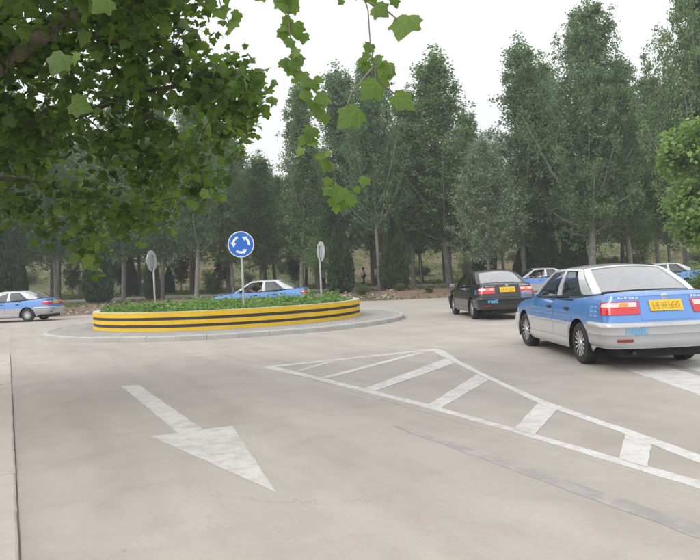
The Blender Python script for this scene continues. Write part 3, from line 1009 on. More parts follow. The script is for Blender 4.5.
shrub(295, 58, 34, 2, 'dark small tree behind the boot of the taxi at the island', 'young_tree', 1.0)
shrub(222, 60, 34, 2, 'dark small tree behind the blue sign pole', 'young_tree', 1.0)
rs_ = random.Random(9)
for i in range(44):
    px = rs_.uniform(0, 700)
    lab = ('round' if i % 2 else 'tall') + ' bush on the bank ' + whereabouts(px)
    if lab in USED:
        continue
    USED.add(lab)
    shrub(px, rs_.uniform(82, 104), rs_.uniform(7, 14), i % 2, lab, wide=rs_.uniform(1, 1.6), group='bushes on the bank')

# light green tree and clipped shrub by the right edge
def ball_tree(seed, blobs, nl, leaf, lsz, trunkpts, trad, barkm):
    r = random.Random(seed)
    tr = MB()
    tr.tube(trunkpts, trad, 9)
    topp = Vector(trunkpts[-1])
    P = []
    for (c, rad, n) in blobs:
        c = Vector(c)
        tr.tube([topp * 0.8, topp.lerp(c, 0.55) + Vector((0, 0, 0.1)), c], [0.06, 0.035, 0.01], 6)
        for i in range(n):
            d = Vector((r.gauss(0, 1), r.gauss(0, 1), r.gauss(0, .8))).normalized() * rad * r.uniform(0.45, 1.0)
            tr.tube([c + d * 0.1, c + d * 0.6, c + d], [0.012, 0.008, 0.003], 4, cap=False)
            for q in range(4):
                P.append(tuple(c + d * r.uniform(0.6, 1.05) + Vector((r.gauss(0, .12), r.gauss(0, .12), r.gauss(-.05, .1)))))
    P = np.array(P)
    pos = P[rng.integers(0, len(P), nl)] + rng.normal(size=(nl, 3)) * 0.10
    fr = rand_frames(nl, rng.normal(size=(nl, 3)) * 0.8 + np.array([0, -0.3, 0.8]))
    v, f = scatter(PL_V, PL_F, pos, fr, lsz * rng.uniform(0.6, 1.2, nl))
    return tr.mesh('trunk', barkm, smooth=True), np_mesh('crown', v, f, leaf, smooth=False)
gz = 0.12
blobs = [((-0.9, 0.2, 4.9), 1.0, 34), ((0.2, -0.3, 5.4), 1.1, 34), ((-0.5, 0.5, 3.6), 1.0, 30), ((0.9, 0.2, 4.2), 1.2, 34), ((-0.3, -0.4, 2.9), 0.8, 30), ((-0.7, 0.0, 2.45), 0.55, 24), ((1.2, 0.4, 5.6), 1.1, 30), ((0.7, -0.4, 2.9), 1.0, 26)]
bt = ball_tree(5, blobs, 9500, 'elm_leaf', 0.14, [(0, 0, -0.2), (0.05, 0, 1.2), (0, 0.05, 2.6), (0.1, 0, 4.0)], [0.15, 0.12, 0.10, 0.05], 'dark_bark')
add_tree('young_tree', bt, (12.2, 22.6, gz), 0, 1.0, 'light green leafy tree at the right edge beyond the nearest taxi')
sb = shrub_mesh(29, 9000, 'elm_leaf', 0.085, 22, 1.05, 1.35)
add_tree('shrub', sb, (12.1, 22.3, gz), 0.4, (0.95, 0.95, 0.80), 'dense low green shrub at the right edge behind the nearest taxi', 'shrub', parts=('stem', 'foliage'))

# planting on the island
def ground_cover():
    n = 26000
    rr = (RW - 0.22) * np.sqrt(rng.random(n)); az = rng.random(n) * 2 * PI
    x, y = rr * np.cos(az), rr * np.sin(az)
    dens = np.array([mnoise.noise((a_ * 0.75, b_ * 0.75, 2.0)) + 0.5 * mnoise.noise((a_ * 2.2, b_ * 2.2, 7.0)) for a_, b_ in zip(x, y)])
    keep = dens + rng.normal(0, 0.12, n) > -0.22
    x, y, dens = x[keep], y[keep], dens[keep]
    n = len(x)
    hmax = 0.03 + 0.20 * np.clip(dens + 0.25, 0, 1) + np.where(rng.random(n) < 0.03, 0.16, 0)
    z = np.array([soil_z(a_, b_) for a_, b_ in zip(x, y)]) + hmax * rng.random(n) ** 0.6
    pos = np.stack([x, y, z], 1)
    fr = rand_frames(n, rng.normal(size=(n, 3)) * 0.7 + np.array([0, 0, 0.8]))
    v, f = scatter(RHOMB_V, RHOMB_F, pos, fr, rng.uniform(0.05, 0.12, n))
    return np_mesh('ground_cover', v, f, 'ground_leaf')
gc = place('ground_cover', ground_cover(), None, IC)
tag(gc, 'low fresh green planting filling the round planter', 'ground cover', kind='stuff')
# taller weed stalks in the planter
def stalk_mesh(seed):
    r = random.Random(seed)
    tr = MB()
    P = []
    for i in range(5):
        az = r.uniform(0, 6.28); h = r.uniform(0.3, 0.55)
        e = Vector((math.cos(az) * 0.12, math.sin(az) * 0.12, h))
        tr.tube([(0, 0, -0.05), e * 0.5, e], [0.006, 0.005, 0.003], 4)
        for k in range(26):
            P.append(tuple(e * r.uniform(0.25, 1.0) + Vector((r.gauss(0, .035), r.gauss(0, .035), 0))))
    P = np.array(P); n = len(P)
    fr = rand_frames(n, rng.normal(size=(n, 3)) + np.array([0, 0, .4]))
    v, f = scatter(RHOMB_V, RHOMB_F, P, fr, rng.uniform(0.05, 0.1, n))
    return tr.mesh('stem', 'dark_bark'), np_mesh('foliage', v, f, 'ground_leaf')
ST = [stalk_mesh(1), stalk_mesh(2)]
for i, (px, Y, lab) in enumerate(((126, 24.6, 'taller leafy weed left of the left grey sign post'), (312, 25.2, 'taller leafy weed just left of the right grey sign post'), (338, 25.4, 'bushy weed near the right end of the planter'), (326, 24.8, 'leafy weed right of the right grey sign post'), (170, 23.5, 'leafy weed right of the left grey sign post'))):
    p = dpt(px, 300, Y)
    add_tree('weed', ST[i % 2], (p.x, Y, soil_z(p.x - IC.x, Y - IC.y)), i * 1.3, 0.75, lab, 'weed', 'tall weeds in the planter', parts=('stem', 'foliage'))

# weeds, litter of leaves and rubble on the verge
def verge_weeds():
    n = 5200
    P = []
    r = random.Random(3)
    tries = 0
    while len(P) < n and tries < 90000:
        tries += 1
        x = r.uniform(-34, 30); y = edge_y(x) + 0.4 + 9 * r.random()
        if mnoise.noise((x * 0.5, y * 0.5, 9)) + r.gauss(0, .15) > 0.22:
            P.append((x, y, terrain(x, y) + r.random() * 0.14))
    P = np.array(P); n = len(P)
    fr = rand_frames(n, rng.normal(size=(n, 3)) + np.array([0, 0, .5]))
    v, f = scatter(RHOMB_V, RHOMB_F, P, fr, rng.uniform(0.07, 0.2, n))
    return np_mesh('verge_weeds', v, f, 'grass_blade')
tag(place('verge_weeds', verge_weeds()), 'scattered low weeds on the bare earth verge', 'weeds', kind='stuff')
def bank_grass():
    n = 60000
    x = rng.uniform(-60, 62, n); y = rng.uniform(54, 112, n)
    keep = np.array([mnoise.noise((a_ * 0.16, b_ * 0.3, 3)) + 0.5 * mnoise.noise((a_ * .6, b_ * .6, 1)) for a_, b_ in zip(x, y)]) + rng.normal(0, .12, n) > 0.03
    x, y = x[keep], y[keep]
    z = np.array([terrain(a_, b_) for a_, b_ in zip(x, y)]) + rng.random(len(x)) * 0.22
    n = len(x)
    fr = rand_frames(n, rng.normal(size=(n, 3)) + np.array([0, -.4, .3]))
    v, f = scatter(RHOMB_V, RHOMB_F, np.stack([x, y, z], 1), fr, rng.uniform(0.15, 0.4, n))
    return np_mesh('bank_grass', v, f, 'grass_blade')
tag(place('bank_grass', bank_grass()), 'rough grass on the bank and under the trees', 'grass', kind='stuff')
def rubble():
    r = random.Random(8)
    ico = bmesh.new()
    bmesh.ops.create_icosphere(ico, subdivisions=1, radius=1)
    bv = np.array([v.co[:] for v in ico.verts]); bf = np.array([[v.index for v in f.verts] for f in ico.faces])
    ico.free()
    n = 420
    P, S = [], []
    for i in range(n):
        x = r.choice([r.uniform(-16, -8), r.uniform(-30, 24), r.uniform(-2, 3)])
        y = edge_y(x) + 0.6 + abs(r.gauss(0, 2.4))
        P.append((x, y, terrain(x, y) + 0.02)); S.append(r.uniform(0.03, 0.14) * (1.5 if r.random() < .07 else 1))
    fr = rand_frames(n, rng.normal(size=(n, 3)))
    fr = fr * rng.uniform(0.55, 1.2, (n, 1, 3))
    v, f = scatter(bv, bf, np.array(P), fr, np.array(S))
    v += rng.normal(size=v.shape) * 0.008
    return np_mesh('rubble', v, f, 'rubble_stone')
tag(place('rubble', rubble()), 'loose stones and clods scattered along the bare verge', 'stones', kind='stuff')

# ------------------------------------------------------------------ overhanging plane tree
def in_poly(x, y, poly):
    c = False
    j = len(poly) - 1
    for i in range(len(poly)):
        if (poly[i][1] > y) != (poly[j][1] > y) and x < (poly[j][0] - poly[i][0]) * (y - poly[i][1]) / (poly[j][1] - poly[i][1]) + poly[i][0]:
            c = not c
        j = i
    return c
TB = Vector((-7.4, 8.6, 0.0))
plane = empty('plane_tree', TB)
tag(plane, 'large plane tree with lobed leaves overhanging the road from the left', 'tree')
rp = random.Random(6)
wood = MB()
def W(p):            # world -> tree space
    return Vector(p) - TB
limbs = []
def limb(pts, r0_, r1_):
    pts = [Vector(p) for p in pts]
    # smooth by Catmull-Rom
    out = []
    for i in range(len(pts) - 1):
        p0, p1, p2, p3 = pts[max(i - 1, 0)], pts[i], pts[i + 1], pts[min(i + 2, len(pts) - 1)]
        for k in range(5):
            t = k / 5
            out.append(0.5 * ((2 * p1) + (p2 - p0) * t + (2 * p0 - 5 * p1 + 4 * p2 - p3) * t * t + (3 * p1 - p0 - 3 * p2 + p3) * t ** 3))
    out.append(pts[-1])
    n = len(out)
    rd = [r0_ + (r1_ - r0_) * (i / (n - 1)) for i in range(n)]
    wood.tube([W(p) for p in out], rd, 8)
    limbs.extend([(p, rd[i]) for i, p in enumerate(out)])
    return out
trunk_top = Vector((-7.2, 8.5, 2.7))
limb([(-7.4, 8.6, -0.2), (-7.35, 8.6, 0.9), (-7.25, 8.55, 1.8), trunk_top], 0.24, 0.17)
limb([trunk_top, dpt(-110, 140, 7.6), dpt(0, 68, 7.0), dpt(62, 22, 6.6), dpt(130, -25, 6.0), dpt(230, -75, 5.2), dpt(330, -80, 4.6)], 0.11, 0.018)
limb([trunk_top, dpt(-120, 150, 8.6), dpt(-10, 128, 8.6), dpt(70, 118, 8.6), dpt(130, 95, 8.4), dpt(200, 85, 8.2), dpt(248, 96, 8.0)], 0.085, 0.008)
limb([trunk_top, dpt(-90, 180, 9.4), dpt(0, 178, 9.8), dpt(70, 190, 10.0), dpt(130, 205, 10.2), dpt(205, 190, 10.3)], 0.07, 0.007)
limb([dpt(62, 22, 6.6), dpt(110, 40, 6.9), dpt(160, 50, 7.3), dpt(215, 80, 7.6)], 0.035, 0.007)
limb([dpt(0, 178, 9.8), dpt(40, 215, 10.0), dpt(75, 240, 10.1)], 0.03, 0.006)
limb([trunk_top, (-7.0, 8.2, 4.4), (-6.4, 7.4, 6.2), (-5.6, 6.6, 7.6)], 0.13, 0.03)
limb([(-7.0, 8.2, 4.4), (-8.2, 9.2, 5.8), (-9.0, 9.6, 7.4)], 0.09, 0.02)
limb([(-6.4, 7.4, 6.2), (-5.0, 5.6, 6.6), (-3.4, 4.2, 6.4)], 0.06, 0.012)
limb([trunk_top, (-8.4, 7.4, 4.0), (-9.6, 6.2, 5.0)], 0.09, 0.02)
limb([trunk_top, (-7.6, 9.9, 3.9), (-8.0, 11.4, 4.8)], 0.08, 0.02)

sil = [(-90, -90), (214, -90), (207, 18), (194, 40), (212, 62), (238, 70), (264, 96), (254, 112), (246, 132), (226, 152), (208, 168), (218, 184), (196, 203), (168, 210), (150, 230), (122, 238), (102, 262), (84, 258), (62, 246), (28, 228), (-90, 222)]
clusters = [dpt(px, py, 8.1 + 0.006 * py + rp.uniform(-.5, .5)) for px, py in ((262, 97), (252, 90), (240, 79), (256, 104), (247, 124), (226, 70), (236, 112), (240, 134), (222, 148), (214, 184), (196, 200), (182, 206), (152, 226), (122, 236), (101, 258), (86, 255), (232, 92), (244, 100), (248, 112), (230, 128), (212, 64), (206, 150), (203, 186), (246, 90), (258, 94), (228, 84), (212, 96), (218, 130))]
while len(clusters) < 640:
    px, py = rp.uniform(-90, 268), rp.uniform(-90, 272)
    if not in_poly(px, py, sil):
        continue
    if (px - 44) ** 2 + (py - 62) ** 2 < 15 ** 2:            # gaps where the sky shows
        continue
    low = (py + 90) / 360
    Y = 6.2 + 4.2 * low ** 1.2 + rp.uniform(-1.0, 1.5)
    clusters.append(dpt(px, py, Y))
while len(clusters) < 880:      # the rest of the crown, out of frame
    d = Vector((rp.gauss(0, 1), rp.gauss(0, 1), rp.gauss(0, 1))).normalized() * rp.uniform(0.55, 1.0)
    p = Vector((-7.0 + d.x * 4.6, 7.6 + d.y * 4.4, 5.6 + d.z * 2.9))
    q = p - Vector((0, 0, CAMH))
    dep = q.dot(_fw)
    if dep > 0.2:
        sx, sy = 350 + FPX * q.dot(_ri) / dep, 280 - FPX * q.dot(_up) / dep
        if -85 < sx < 800 and -80 < sy:
            continue
    if p.y < 1.2:
        continue
    clusters.append(p)
leaf_pos, leaf_nrm, leaf_spin, leaf_sc = [], [], [], []
lpts = np.array([tuple(p) for p, _ in limbs])
for c in clusters:
    d2 = ((lpts - np.array(c)) ** 2).sum(1)
    base = Vector(lpts[int(d2.argmin())])
    L = (c - base).length
    mid = base.lerp(c, 0.55) + Vector((rp.gauss(0, .05), rp.gauss(0, .05), 0.10 * L + rp.gauss(0, .03)))
    wood.tube([W(base), W(mid), W(c)], [0.006 + 0.006 * min(L, 2), 0.006, 0.003], 4, cap=False)
    lpts = np.vstack([lpts, [tuple(mid)]]) if L > 0.5 else lpts
    n = rp.randint(13, 19)
    for k in range(n):
        t = rp.random() ** 0.7
        p = (base.lerp(mid, t * 2) if t < .5 else mid.lerp(c, t * 2 - 1)) if L < 1.0 else mid.lerp(c, t)
        p = p + Vector((rp.gauss(0, .13), rp.gauss(0, .13), rp.gauss(-.04, .12)))
        leaf_pos.append(tuple(p))
        leaf_nrm.append((rp.gauss(0, .55), rp.gauss(-.25, .55), rp.gauss(.55, .45)))
        leaf_spin.append((rp.gauss(0, 1), rp.gauss(0, 1), rp.gauss(-.2, .5)))
        leaf_sc.append(rp.uniform(0.07, 0.145))
# hanging sprigs against the sky, leaf by leaf: (px, py, width px)
sprig_twigs = [
    [(290, -78, 4.84), (287, -10, 4.9), (289, 25, 4.9), (292, 55, 4.9), (300, 84, 4.9), (312, 104, 4.9), (322, 130, 4.9), (330, 160, 4.9), (338, 190, 4.9)],
    [(330, -80, 4.6), (358, -20, 4.35), (368, 10, 4.3), (370, 40, 4.3), (374, 66, 4.3), (378, 92, 4.3)],
    [(374, 66, 4.3), (352, 92, 4.3), (346, 108, 4.3)],
    [(378, 80, 4.3), (392, 92, 4.3), (402, 100, 4.3)],
    [(368, 2, 4.3), (386, 10, 4.3), (400, 22, 4.3)],
    [(214, -66, 5.33), (214, -20, 5.55), (222, 10, 5.6), (232, 26, 5.6)],
]
for tw in sprig_twigs:
    wood.tube([W(dpt(*p)) for p in tw], [0.006 - 0.0006 * i if i < 6 else 0.0025 for i in range(len(tw))], 5)
big_leaves = [
    (283, 4, 18, 4.9), (292, 8, 15, 4.9), (277, -4, 16, 4.9), (287, 22, 13, 4.9), (296, 30, 18, 4.9), (290, 44, 14, 4.85), (298, 58, 17, 4.9), (292, 70, 15, 4.9), (286, 62, 12, 4.9),
    (302, 76, 15, 4.9), (310, 84, 13, 4.9), (318, 80, 12, 4.95), (306, 94, 14, 4.9), (322, 99, 19, 4.85), (316, 112, 13, 4.9), (325, 119, 12, 4.95), (311, 132, 17, 4.9), (313, 143, 12, 4.9), (321, 156, 12, 4.9), (326, 166, 14, 4.9),
    (318, 158, 10, 4.95), (339, 194, 20, 4.8), (350, 201, 14, 4.8), (357, 190, 8, 4.85), (328, 182, 10, 4.9), (331, 192, 9, 4.9), (345, 204, 12, 4.85),
    (372, -2, 16, 4.3), (380, 10, 20, 4.25), (360, -6, 14, 4.3), (404, 24, 34, 4.2), (395, 2, 12, 4.3), (369, 48, 12, 4.35), (377, 60, 14, 4.3), (384, 68, 20, 4.3), (366, 66, 10, 4.35), (362, 62, 11, 4.35), (384, 82, 13, 4.3),
    (371, 89, 26, 4.2), (403, 101, 27, 4.2), (350, 116, 30, 4.25), (366, 56, 10, 4.3), (390, 72, 15, 4.3),
    (221, 12, 20, 5.6), (232, 24, 17, 5.6), (206, -4, 18, 5.6), (226, -2, 16, 5.6), (211, 4, 14, 5.6), (236, 16, 12, 5.6), (262, -6, 18, 5.2), (268, -8, 14, 5.2), (341, 2, 7, 4.3),
    (58, 62, 27, 5.2), (80, 106, 24, 6.2), (102, 4, 24, 5.2), (84, 38, 18, 6.4), (75, 58, 14, 5.4), (88, 262, 16, 8.8), (73, 258, 12, 9.0),
]
for (px, py, wpx, Y) in list(big_leaves[:27]):
    big_leaves.append((px + rp.gauss(0, 7), py + rp.gauss(0, 7), rp.uniform(9, 14), Y + rp.uniform(-.12, .12)))
first_big = len(leaf_pos)
for px, py, wpx, Y in big_leaves:
    sz = wpx / FPX * Y * 0.95
    up_tilt = rp.gauss(0, .3)
    nrm = Vector((rp.gauss(0, .35), -1.0, rp.gauss(.25, .35))) if wpx < 22 else Vector((rp.gauss(0, .15), -1.0, rp.gauss(.2, .15)))
    stem = Vector((rp.gauss(0, .6), 0, rp.uniform(-1.2, -0.2)))         # direction of the leaf tip
    c = dpt(px, py, Y)
    nrm.normalize()
    ydir = (stem - nrm * stem.dot(nrm)).normalized()
    leaf_pos.append(tuple(c - ydir * sz * 0.4))
    leaf_nrm.append(tuple(nrm)); leaf_spin.append(tuple(ydir)); leaf_sc.append(sz)
LPOS, LN, LSP, LSC = np.array(leaf_pos), np.array(leaf_nrm), np.array(leaf_spin), np.array(leaf_sc)
nz_ = LN / np.linalg.norm(LN, axis=1, keepdims=True)
yy = LSP - (LSP * nz_).sum(1, keepdims=True) * nz_
yy /= np.linalg.norm(yy, axis=1, keepdims=True)
FR = np.stack([np.cross(yy, nz_), yy, nz_], 2)
# the 300 largest leaves in view are parts of their own, the rest is one mass
rel = LPOS - np.array([0, 0, CAMH])
dep = rel @ np.array(_fw)
sxp = 350 + FPX * (rel @ np.array(_ri)) / np.maximum(dep, .1)
syp = 280 - FPX * (rel @ np.array(_up)) / np.maximum(dep, .1)
big = np.where((dep > 0.5) & (sxp > -5) & (sxp < 705) & (syp > -5), LSC / np.maximum(dep, .1), 0)
order = np.argsort(-big)
single = set(order[:300 - len(big_leaves)].tolist()) | set(range(first_big, len(LPOS)))
single = set(list(single)[:300]) if len(single) > 300 else single
rest = np.array([i for i in range(len(LPOS)) if i not in single])
PV2, _ = plane_leaf(0.55, 0.22)
PV3, _ = plane_leaf(0.45, -0.18)
parts_ = []
for q_, pv in enumerate((PL_V, PV2, PV3)):
    sel = rest[q_::3]
    parts_.append(scatter(pv, PL_F, LPOS[sel] - np.array(TB), FR[sel] * rng.uniform(0.85, 1.1, (len(sel), 1, 3)), LSC[sel]))
off_, vv, ff = 0, [], []
for v, f in parts_:
    vv.append(v); ff.append(f + off_); off_ += len(v)
v, f = np.vstack(vv), np.vstack(ff)
crown = place('crown', np_mesh('crown', v, f, 'plane_leaf', uvs=np.tile(PL_V[PL_F.ravel()][:, :2], (len(rest), 1))), plane)
crown['kind'] = 'stuff'
lm = []
for cu, fo in ((0.22, 0.10), (0.35, 0.02), (0.12, 0.16), (0.3, -0.06)):
    a_, b_ = plane_leaf(cu, fo)
    lm.append(np_mesh('leaf', a_, b_, 'plane_leaf', uvs=a_[b_.ravel()][:, :2]))
for k, i in enumerate(sorted(single)):
    o = place('leaf', lm[k % 4], plane)
    mt = Matrix.Identity(4)
    for a_ in range(3):
        for b_ in range(3):
            mt[a_][b_] = FR[i, a_, b_] * LSC[i]
        mt[a_][3] = LPOS[i, a_] - TB[a_]
    o.matrix_local = mt
wood.build('trunk', 'plane_bark', plane, smooth=True, angle=60)

# ------------------------------------------------------------------ vehicles
def car_paint(name, upper, lower, split, metal=0.15, rough=0.28):
    """two-tone paint: the colour changes at a height on the car's own body"""
    m, nt, nd, lk, b = nodes_of(name)
    oc = obj_co(nt)
    sx = nd.new('ShaderNodeSeparateXYZ')
    lk.new(oc, sx.inputs[0])
    f = math_n(nt, 'GREATER_THAN', sx.outputs['Z'], split)
    c = mixc(nt, f, lower, upper)
    dirt = noise(nt, oc, 3.0, 6, 0.7)
    low = ramp(nt, sx.outputs['Z'], [(0.2, (0.42, 0.42, 0.42)), (0.55, (0.05, 0.05, 0.05))])
    c = mixc(nt, math_n(nt, 'MULTIPLY', dirt, low), c, (0.22, 0.20, 0.17))
    lk.new(c, b.inputs['Base Color'])
    b.inputs['Metallic'].default_value = metal
    lk.new(ramp(nt, dirt, [(0.3, (rough * .85,) * 3), (0.8, (rough * 1.5,) * 3)]), b.inputs['Roughness'])
    b.inputs['Coat Weight'].default_value = 0.9
    b.inputs['Coat Roughness'].default_value = 0.04
    return m
BLUE, SILVER, BLACK = (0.072, 0.215, 0.52), (0.41, 0.42, 0.435), (0.010, 0.012, 0.018)
car_paint('taxi_paint', BLUE, SILVER, 0.60)
car_paint('silver_paint', (0.52, 0.53, 0.55), SILVER, 0.0)
car_paint('lower_paint', SILVER, SILVER, 0.0)
car_paint('black_car_paint', BLACK, BLACK, 0.0, 0.0, 0.14)
MATS['black_car_paint'].node_tree.nodes['Principled BSDF'].inputs['Coat Weight'].default_value = 0.15
simple('black_plastic', (0.02, 0.02, 0.022), 0.5, vary=0.2)
simple('seam_black', (0.008, 0.008, 0.009), 0.8)
simple('tyre_rubber', (0.022, 0.022, 0.023), 0.85, vary=0.35, scale=12, bumpy=0.2)
simple('alloy', (0.55, 0.55, 0.57), 0.32, 0.75, vary=0.1)
simple('chrome', (0.72, 0.72, 0.74), 0.15, 1.0)
simple('red_lens', (0.50, 0.010, 0.016), 0.15, coat=0.6)
simple('clear_lens', (0.55, 0.50, 0.49), 0.12, coat=0.6)
simple('dull_red_lens', (0.22, 0.016, 0.016), 0.3)
simple('amber_lens', (0.75, 0.22, 0.03), 0.15, coat=0.6)
simple('plate_yellow', (0.66, 0.42, 0.02), 0.5, vary=0.06)
simple('plate_ink', (0.17, 0.11, 0.015), 0.6)
simple('cyan_vinyl', (0.10, 0.33, 0.56), 0.4)
simple('pale_vinyl', (0.22, 0.37, 0.66), 0.4)
simple('seat_cloth', (0.16, 0.17, 0.19), 0.85, vary=0.2)
simple('seat_cover', (0.42, 0.46, 0.52), 0.8, vary=0.12)
simple('dashboard_grey', (0.05, 0.05, 0.055), 0.6)
def lamp_mat():
    m, nt, nd, lk, b = nodes_of('brake_glow')
    b.inputs['Base Color'].default_value = (0.75, 0.05, 0.03, 1)
    b.inputs['Emission Color'].default_value = (1.0, 0.10, 0.04, 1)
    b.inputs['Emission Strength'].default_value = 0.8
    lk.new(ramp(nt, noise(nt, obj_co(nt), 30), [(0.3, (0.7, 0.03, 0.02)), (0.7, (0.85, 0.08, 0.04))]), b.inputs['Base Color'])
lamp_mat()
def car_glass(name, tint, rough=0.02, dust=0.0):
    m, nt, nd, lk, b = nodes_of(name)
    tr = nd.new('ShaderNodeBsdfTransparent')
    f = noise(nt, obj_co(nt), 2.0, 3)
    lk.new(ramp(nt, f, [(0.3, [t * 0.94 for t in tint]), (0.7, tint)]), tr.inputs['Color'])
    gl = nd.new('ShaderNodeBsdfGlossy')
    gl.inputs['Roughness'].default_value = rough
    gl.inputs['Color'].default_value = (0.95, 0.97, 1.0, 1)
    ge = nd.new('ShaderNodeNewGeometry')
    dt = nd.new('ShaderNodeVectorMath')
    dt.operation = 'DOT_PRODUCT'
    lk.new(ge.outputs['Incoming'], dt.inputs[0])
    lk.new(ge.outputs['Normal'], dt.inputs[1])
    c1_ = math_n(nt, 'SUBTRACT', 1.0, math_n(nt, 'ABSOLUTE', dt.outputs['Value']))
    refl = math_n(nt, 'MULTIPLY_ADD', math_n(nt, 'POWER', c1_, 4.0), 0.78, 0.11 if dust == 0 else 0.30)
    mx = nd.new('ShaderNodeMixShader')
    lk.new(refl, mx.inputs[0])
    lk.new(tr.outputs[0], mx.inputs[1])
    lk.new(gl.outputs[0], mx.inputs[2])
    out = mx.outputs[0]
    if dust:
        df = nd.new('ShaderNodeBsdfDiffuse')
        df.inputs['Color'].default_value = (0.50, 0.50, 0.49, 1)
        m2 = nd.new('ShaderNodeMixShader')
        lk.new(ramp(nt, noise(nt, obj_co(nt), 3.5, 6, 0.7), [(0.25, (dust * .6,) * 3), (0.75, (dust * 1.3,) * 3)]), m2.inputs[0])
        lk.new(out, m2.inputs[1])
        lk.new(df.outputs[0], m2.inputs[2])
        out = m2.outputs[0]
    lk.new(out, nd['Material Output'].inputs['Surface'])
car_glass('car_glass', (0.42, 0.45, 0.46))
car_glass('dusty_glass', (0.42, 0.45, 0.46), 0.04, 0.22)

# plan outline of the body: from the middle of the tail round the left side to the middle of the nose
CL, CR = 2.30, 0.15             # half length (body), corner radius
def plan_w(x):
    return 0.845 - 0.035 * sm((abs(x) - 1.0) / 1.3) - (0.03 * sm((x - 1.5) / 0.8) if x > 0 else 0)
plan = []
for i in range(9):
    y = (plan_w(-CL) - CR) * i / 8
    plan.append((-CL + 0.05 * (y / 0.66) ** 2, y))
_bx = plan[-1][0]
for i in range(1, 7):
    a_ = PI / 2 * i / 6
    plan.append((_bx + CR * (1 - math.cos(a_)), plan_w(-CL) - CR + CR * math.sin(a_)))
_x0 = plan[-1][0]
_fy = plan_w(CL) - CR
_fx = CL - 0.14
side = sorted(set([round(q, 3) for q in np.arange(_x0 + 0.06, _fx - CR - 0.02, 0.075)]))
for x in side:
    plan.append((x, plan_w(x)))
for i in range(0, 7):
    a_ = PI / 2 * i / 6
    plan.append((_fx - CR + CR * math.sin(a_), _fy + CR * math.cos(a_)))
for i in range(1, 9):
    y = _fy * (1 - i / 8)
    plan.append((_fx + 0.14 * (1 - (y / _fy) ** 2), y))
plan = [Vector((p[0], p[1])) for p in plan]
_cum = [0.0]
for i in range(1, len(plan)):
    _cum.append(_cum[-1] + (plan[i] - plan[i - 1]).length)
QMAX = _cum[-1]
_pxs, _pys = [p.x for p in plan], [p.y for p in plan]
def prof(z):
    return interp(z, [0.18, 0.26, 0.36, 0.55, 0.62, 0.75, 0.86, 0.93, 0.98, 1.04], [0.93, 0.965, 0.985, 1.0, 0.998, 0.985, 0.962, 0.935, 0.90, 0.86])
def skin(q, z, off=0.0):
    """point on the body side at plan arc length q and height z"""
    x = interp(q, _cum, _pxs); y = interp(q, _cum, _pys)
    e = 0.02
    x2, y2 = interp(min(q + e, QMAX), _cum, _pxs), interp(min(q + e, QMAX), _cum, _pys)
    x1, y1 = interp(max(q - e, 0), _cum, _pxs), interp(max(q - e, 0), _cum, _pys)
    tx, ty = x2 - x1, y2 - y1
    l = math.hypot(tx, ty) + 1e-9
    nx, ny_ = -ty / l, tx / l
    y *= prof(z)
    if x < -1.6:
        x += sm((-x - 1.6) / 0.6) * (0.13 * sm((z - 0.62) / 0.45))
    if x > 1.5:
        x -= sm((x - 1.5) / 0.7) * (0.20 * sm((z - 0.45) / 0.5) ** 1.3)
    return Vector((x + nx * off, y + ny_ * off, z))
def q_of_x(x):
    i0 = 15
    return interp(x, _pxs[i0:-15], _cum[i0:-15])
AX_F, AX_R, WR, ARCH = 1.40, -1.25, 0.305, 0.365
def z_bottom(x, y):
    z = 0.21 + 0.10 * sm((-x - 1.62) / 0.25)
    if abs(y) > 0.4:
        for ax in (AX_F, AX_R):
            d = abs(x - ax)
            if d < ARCH:
                z = max(z, WR + math.sqrt(ARCH * ARCH - d * d))
    return z
def z_top(x):
    return interp(x, [-2.35, -2.2, -1.95, -1.62, -1.2, -0.3, 0.6, 0.92, 1.3, 1.8, 2.1, 2.3], [1.01, 1.035, 1.045, 1.02, 0.975, 0.94, 0.925, 0.92, 0.885, 0.815, 0.745, 0.68])
# greenhouse outline
A0, A1 = Vector((0.93, 0.765, 0.925)), Vector((0.20, 0.600, 1.372))
C0, C1 = Vector((-1.64, 0.735, 1.025)), Vector((-0.96, 0.590, 1.378))
def belt(u):
    p = A0.lerp(C0, u); b = 4 * u * (1 - u)
    return p + Vector((0, 0.022 * b, -0.012 * b))
def rail(u):
    p = A1.lerp(C1, u); b = 4 * u * (1 - u)
    return p + Vector((0, 0.022 * b, 0.022 * b))
def gh(u, v, off=0.0, s=1):
    p = belt(u).lerp(rail(u), v)
    b = 4 * v * (1 - v)
    p = p + Vector((0, 0.028 * b, 0))
    p = p + Vector((0, 0.93, 0.36)) * off
    return Vector((p.x, p.y * s, p.z))
def shield(w, v, off=0.0):
    a_, b_ = A0, A1
    k = 1 - w * w
    p = Vector((A0.x + 0.15 * k, A0.y * w, A0.z + 0.035 * k)).lerp(Vector((A1.x + 0.10 * k, A1.y * w, A1.z + 0.050 * k)), v)
    p.y += math.copysign(abs(w) ** 8, w) * 0.028 * 4 * v * (1 - v)
    return p + Vector((0.55, 0, 0.83)) * (off + 0.02 * 4 * v * (1 - v))
def backlight(w, v, off=0.0):
    k = 1 - w * w
    p = Vector((C0.x - 0.13 * k, C0.y * w, C0.z + 0.030 * k)).lerp(Vector((C1.x - 0.09 * k, C1.y * w, C1.z + 0.046 * k)), v)
    p.y += math.copysign(abs(w) ** 8, w) * 0.028 * 4 * v * (1 - v)
    return p + Vector((-0.5, 0, 0.86)) * (off + 0.015 * 4 * v * (1 - v))
def roofp(u, w):
    """u 0 front..1 back, w -1..1 across"""
    k = 1 - w * w
    r = rail(u)
    fx, bx_ = 0.10 * k, -0.09 * k
    return Vector((r.x + fx * (1 - u) ** 2 + bx_ * u ** 2, r.y * w, r.z + 0.05 * k * (1 + 0.12 * 4 * u * (1 - u))))
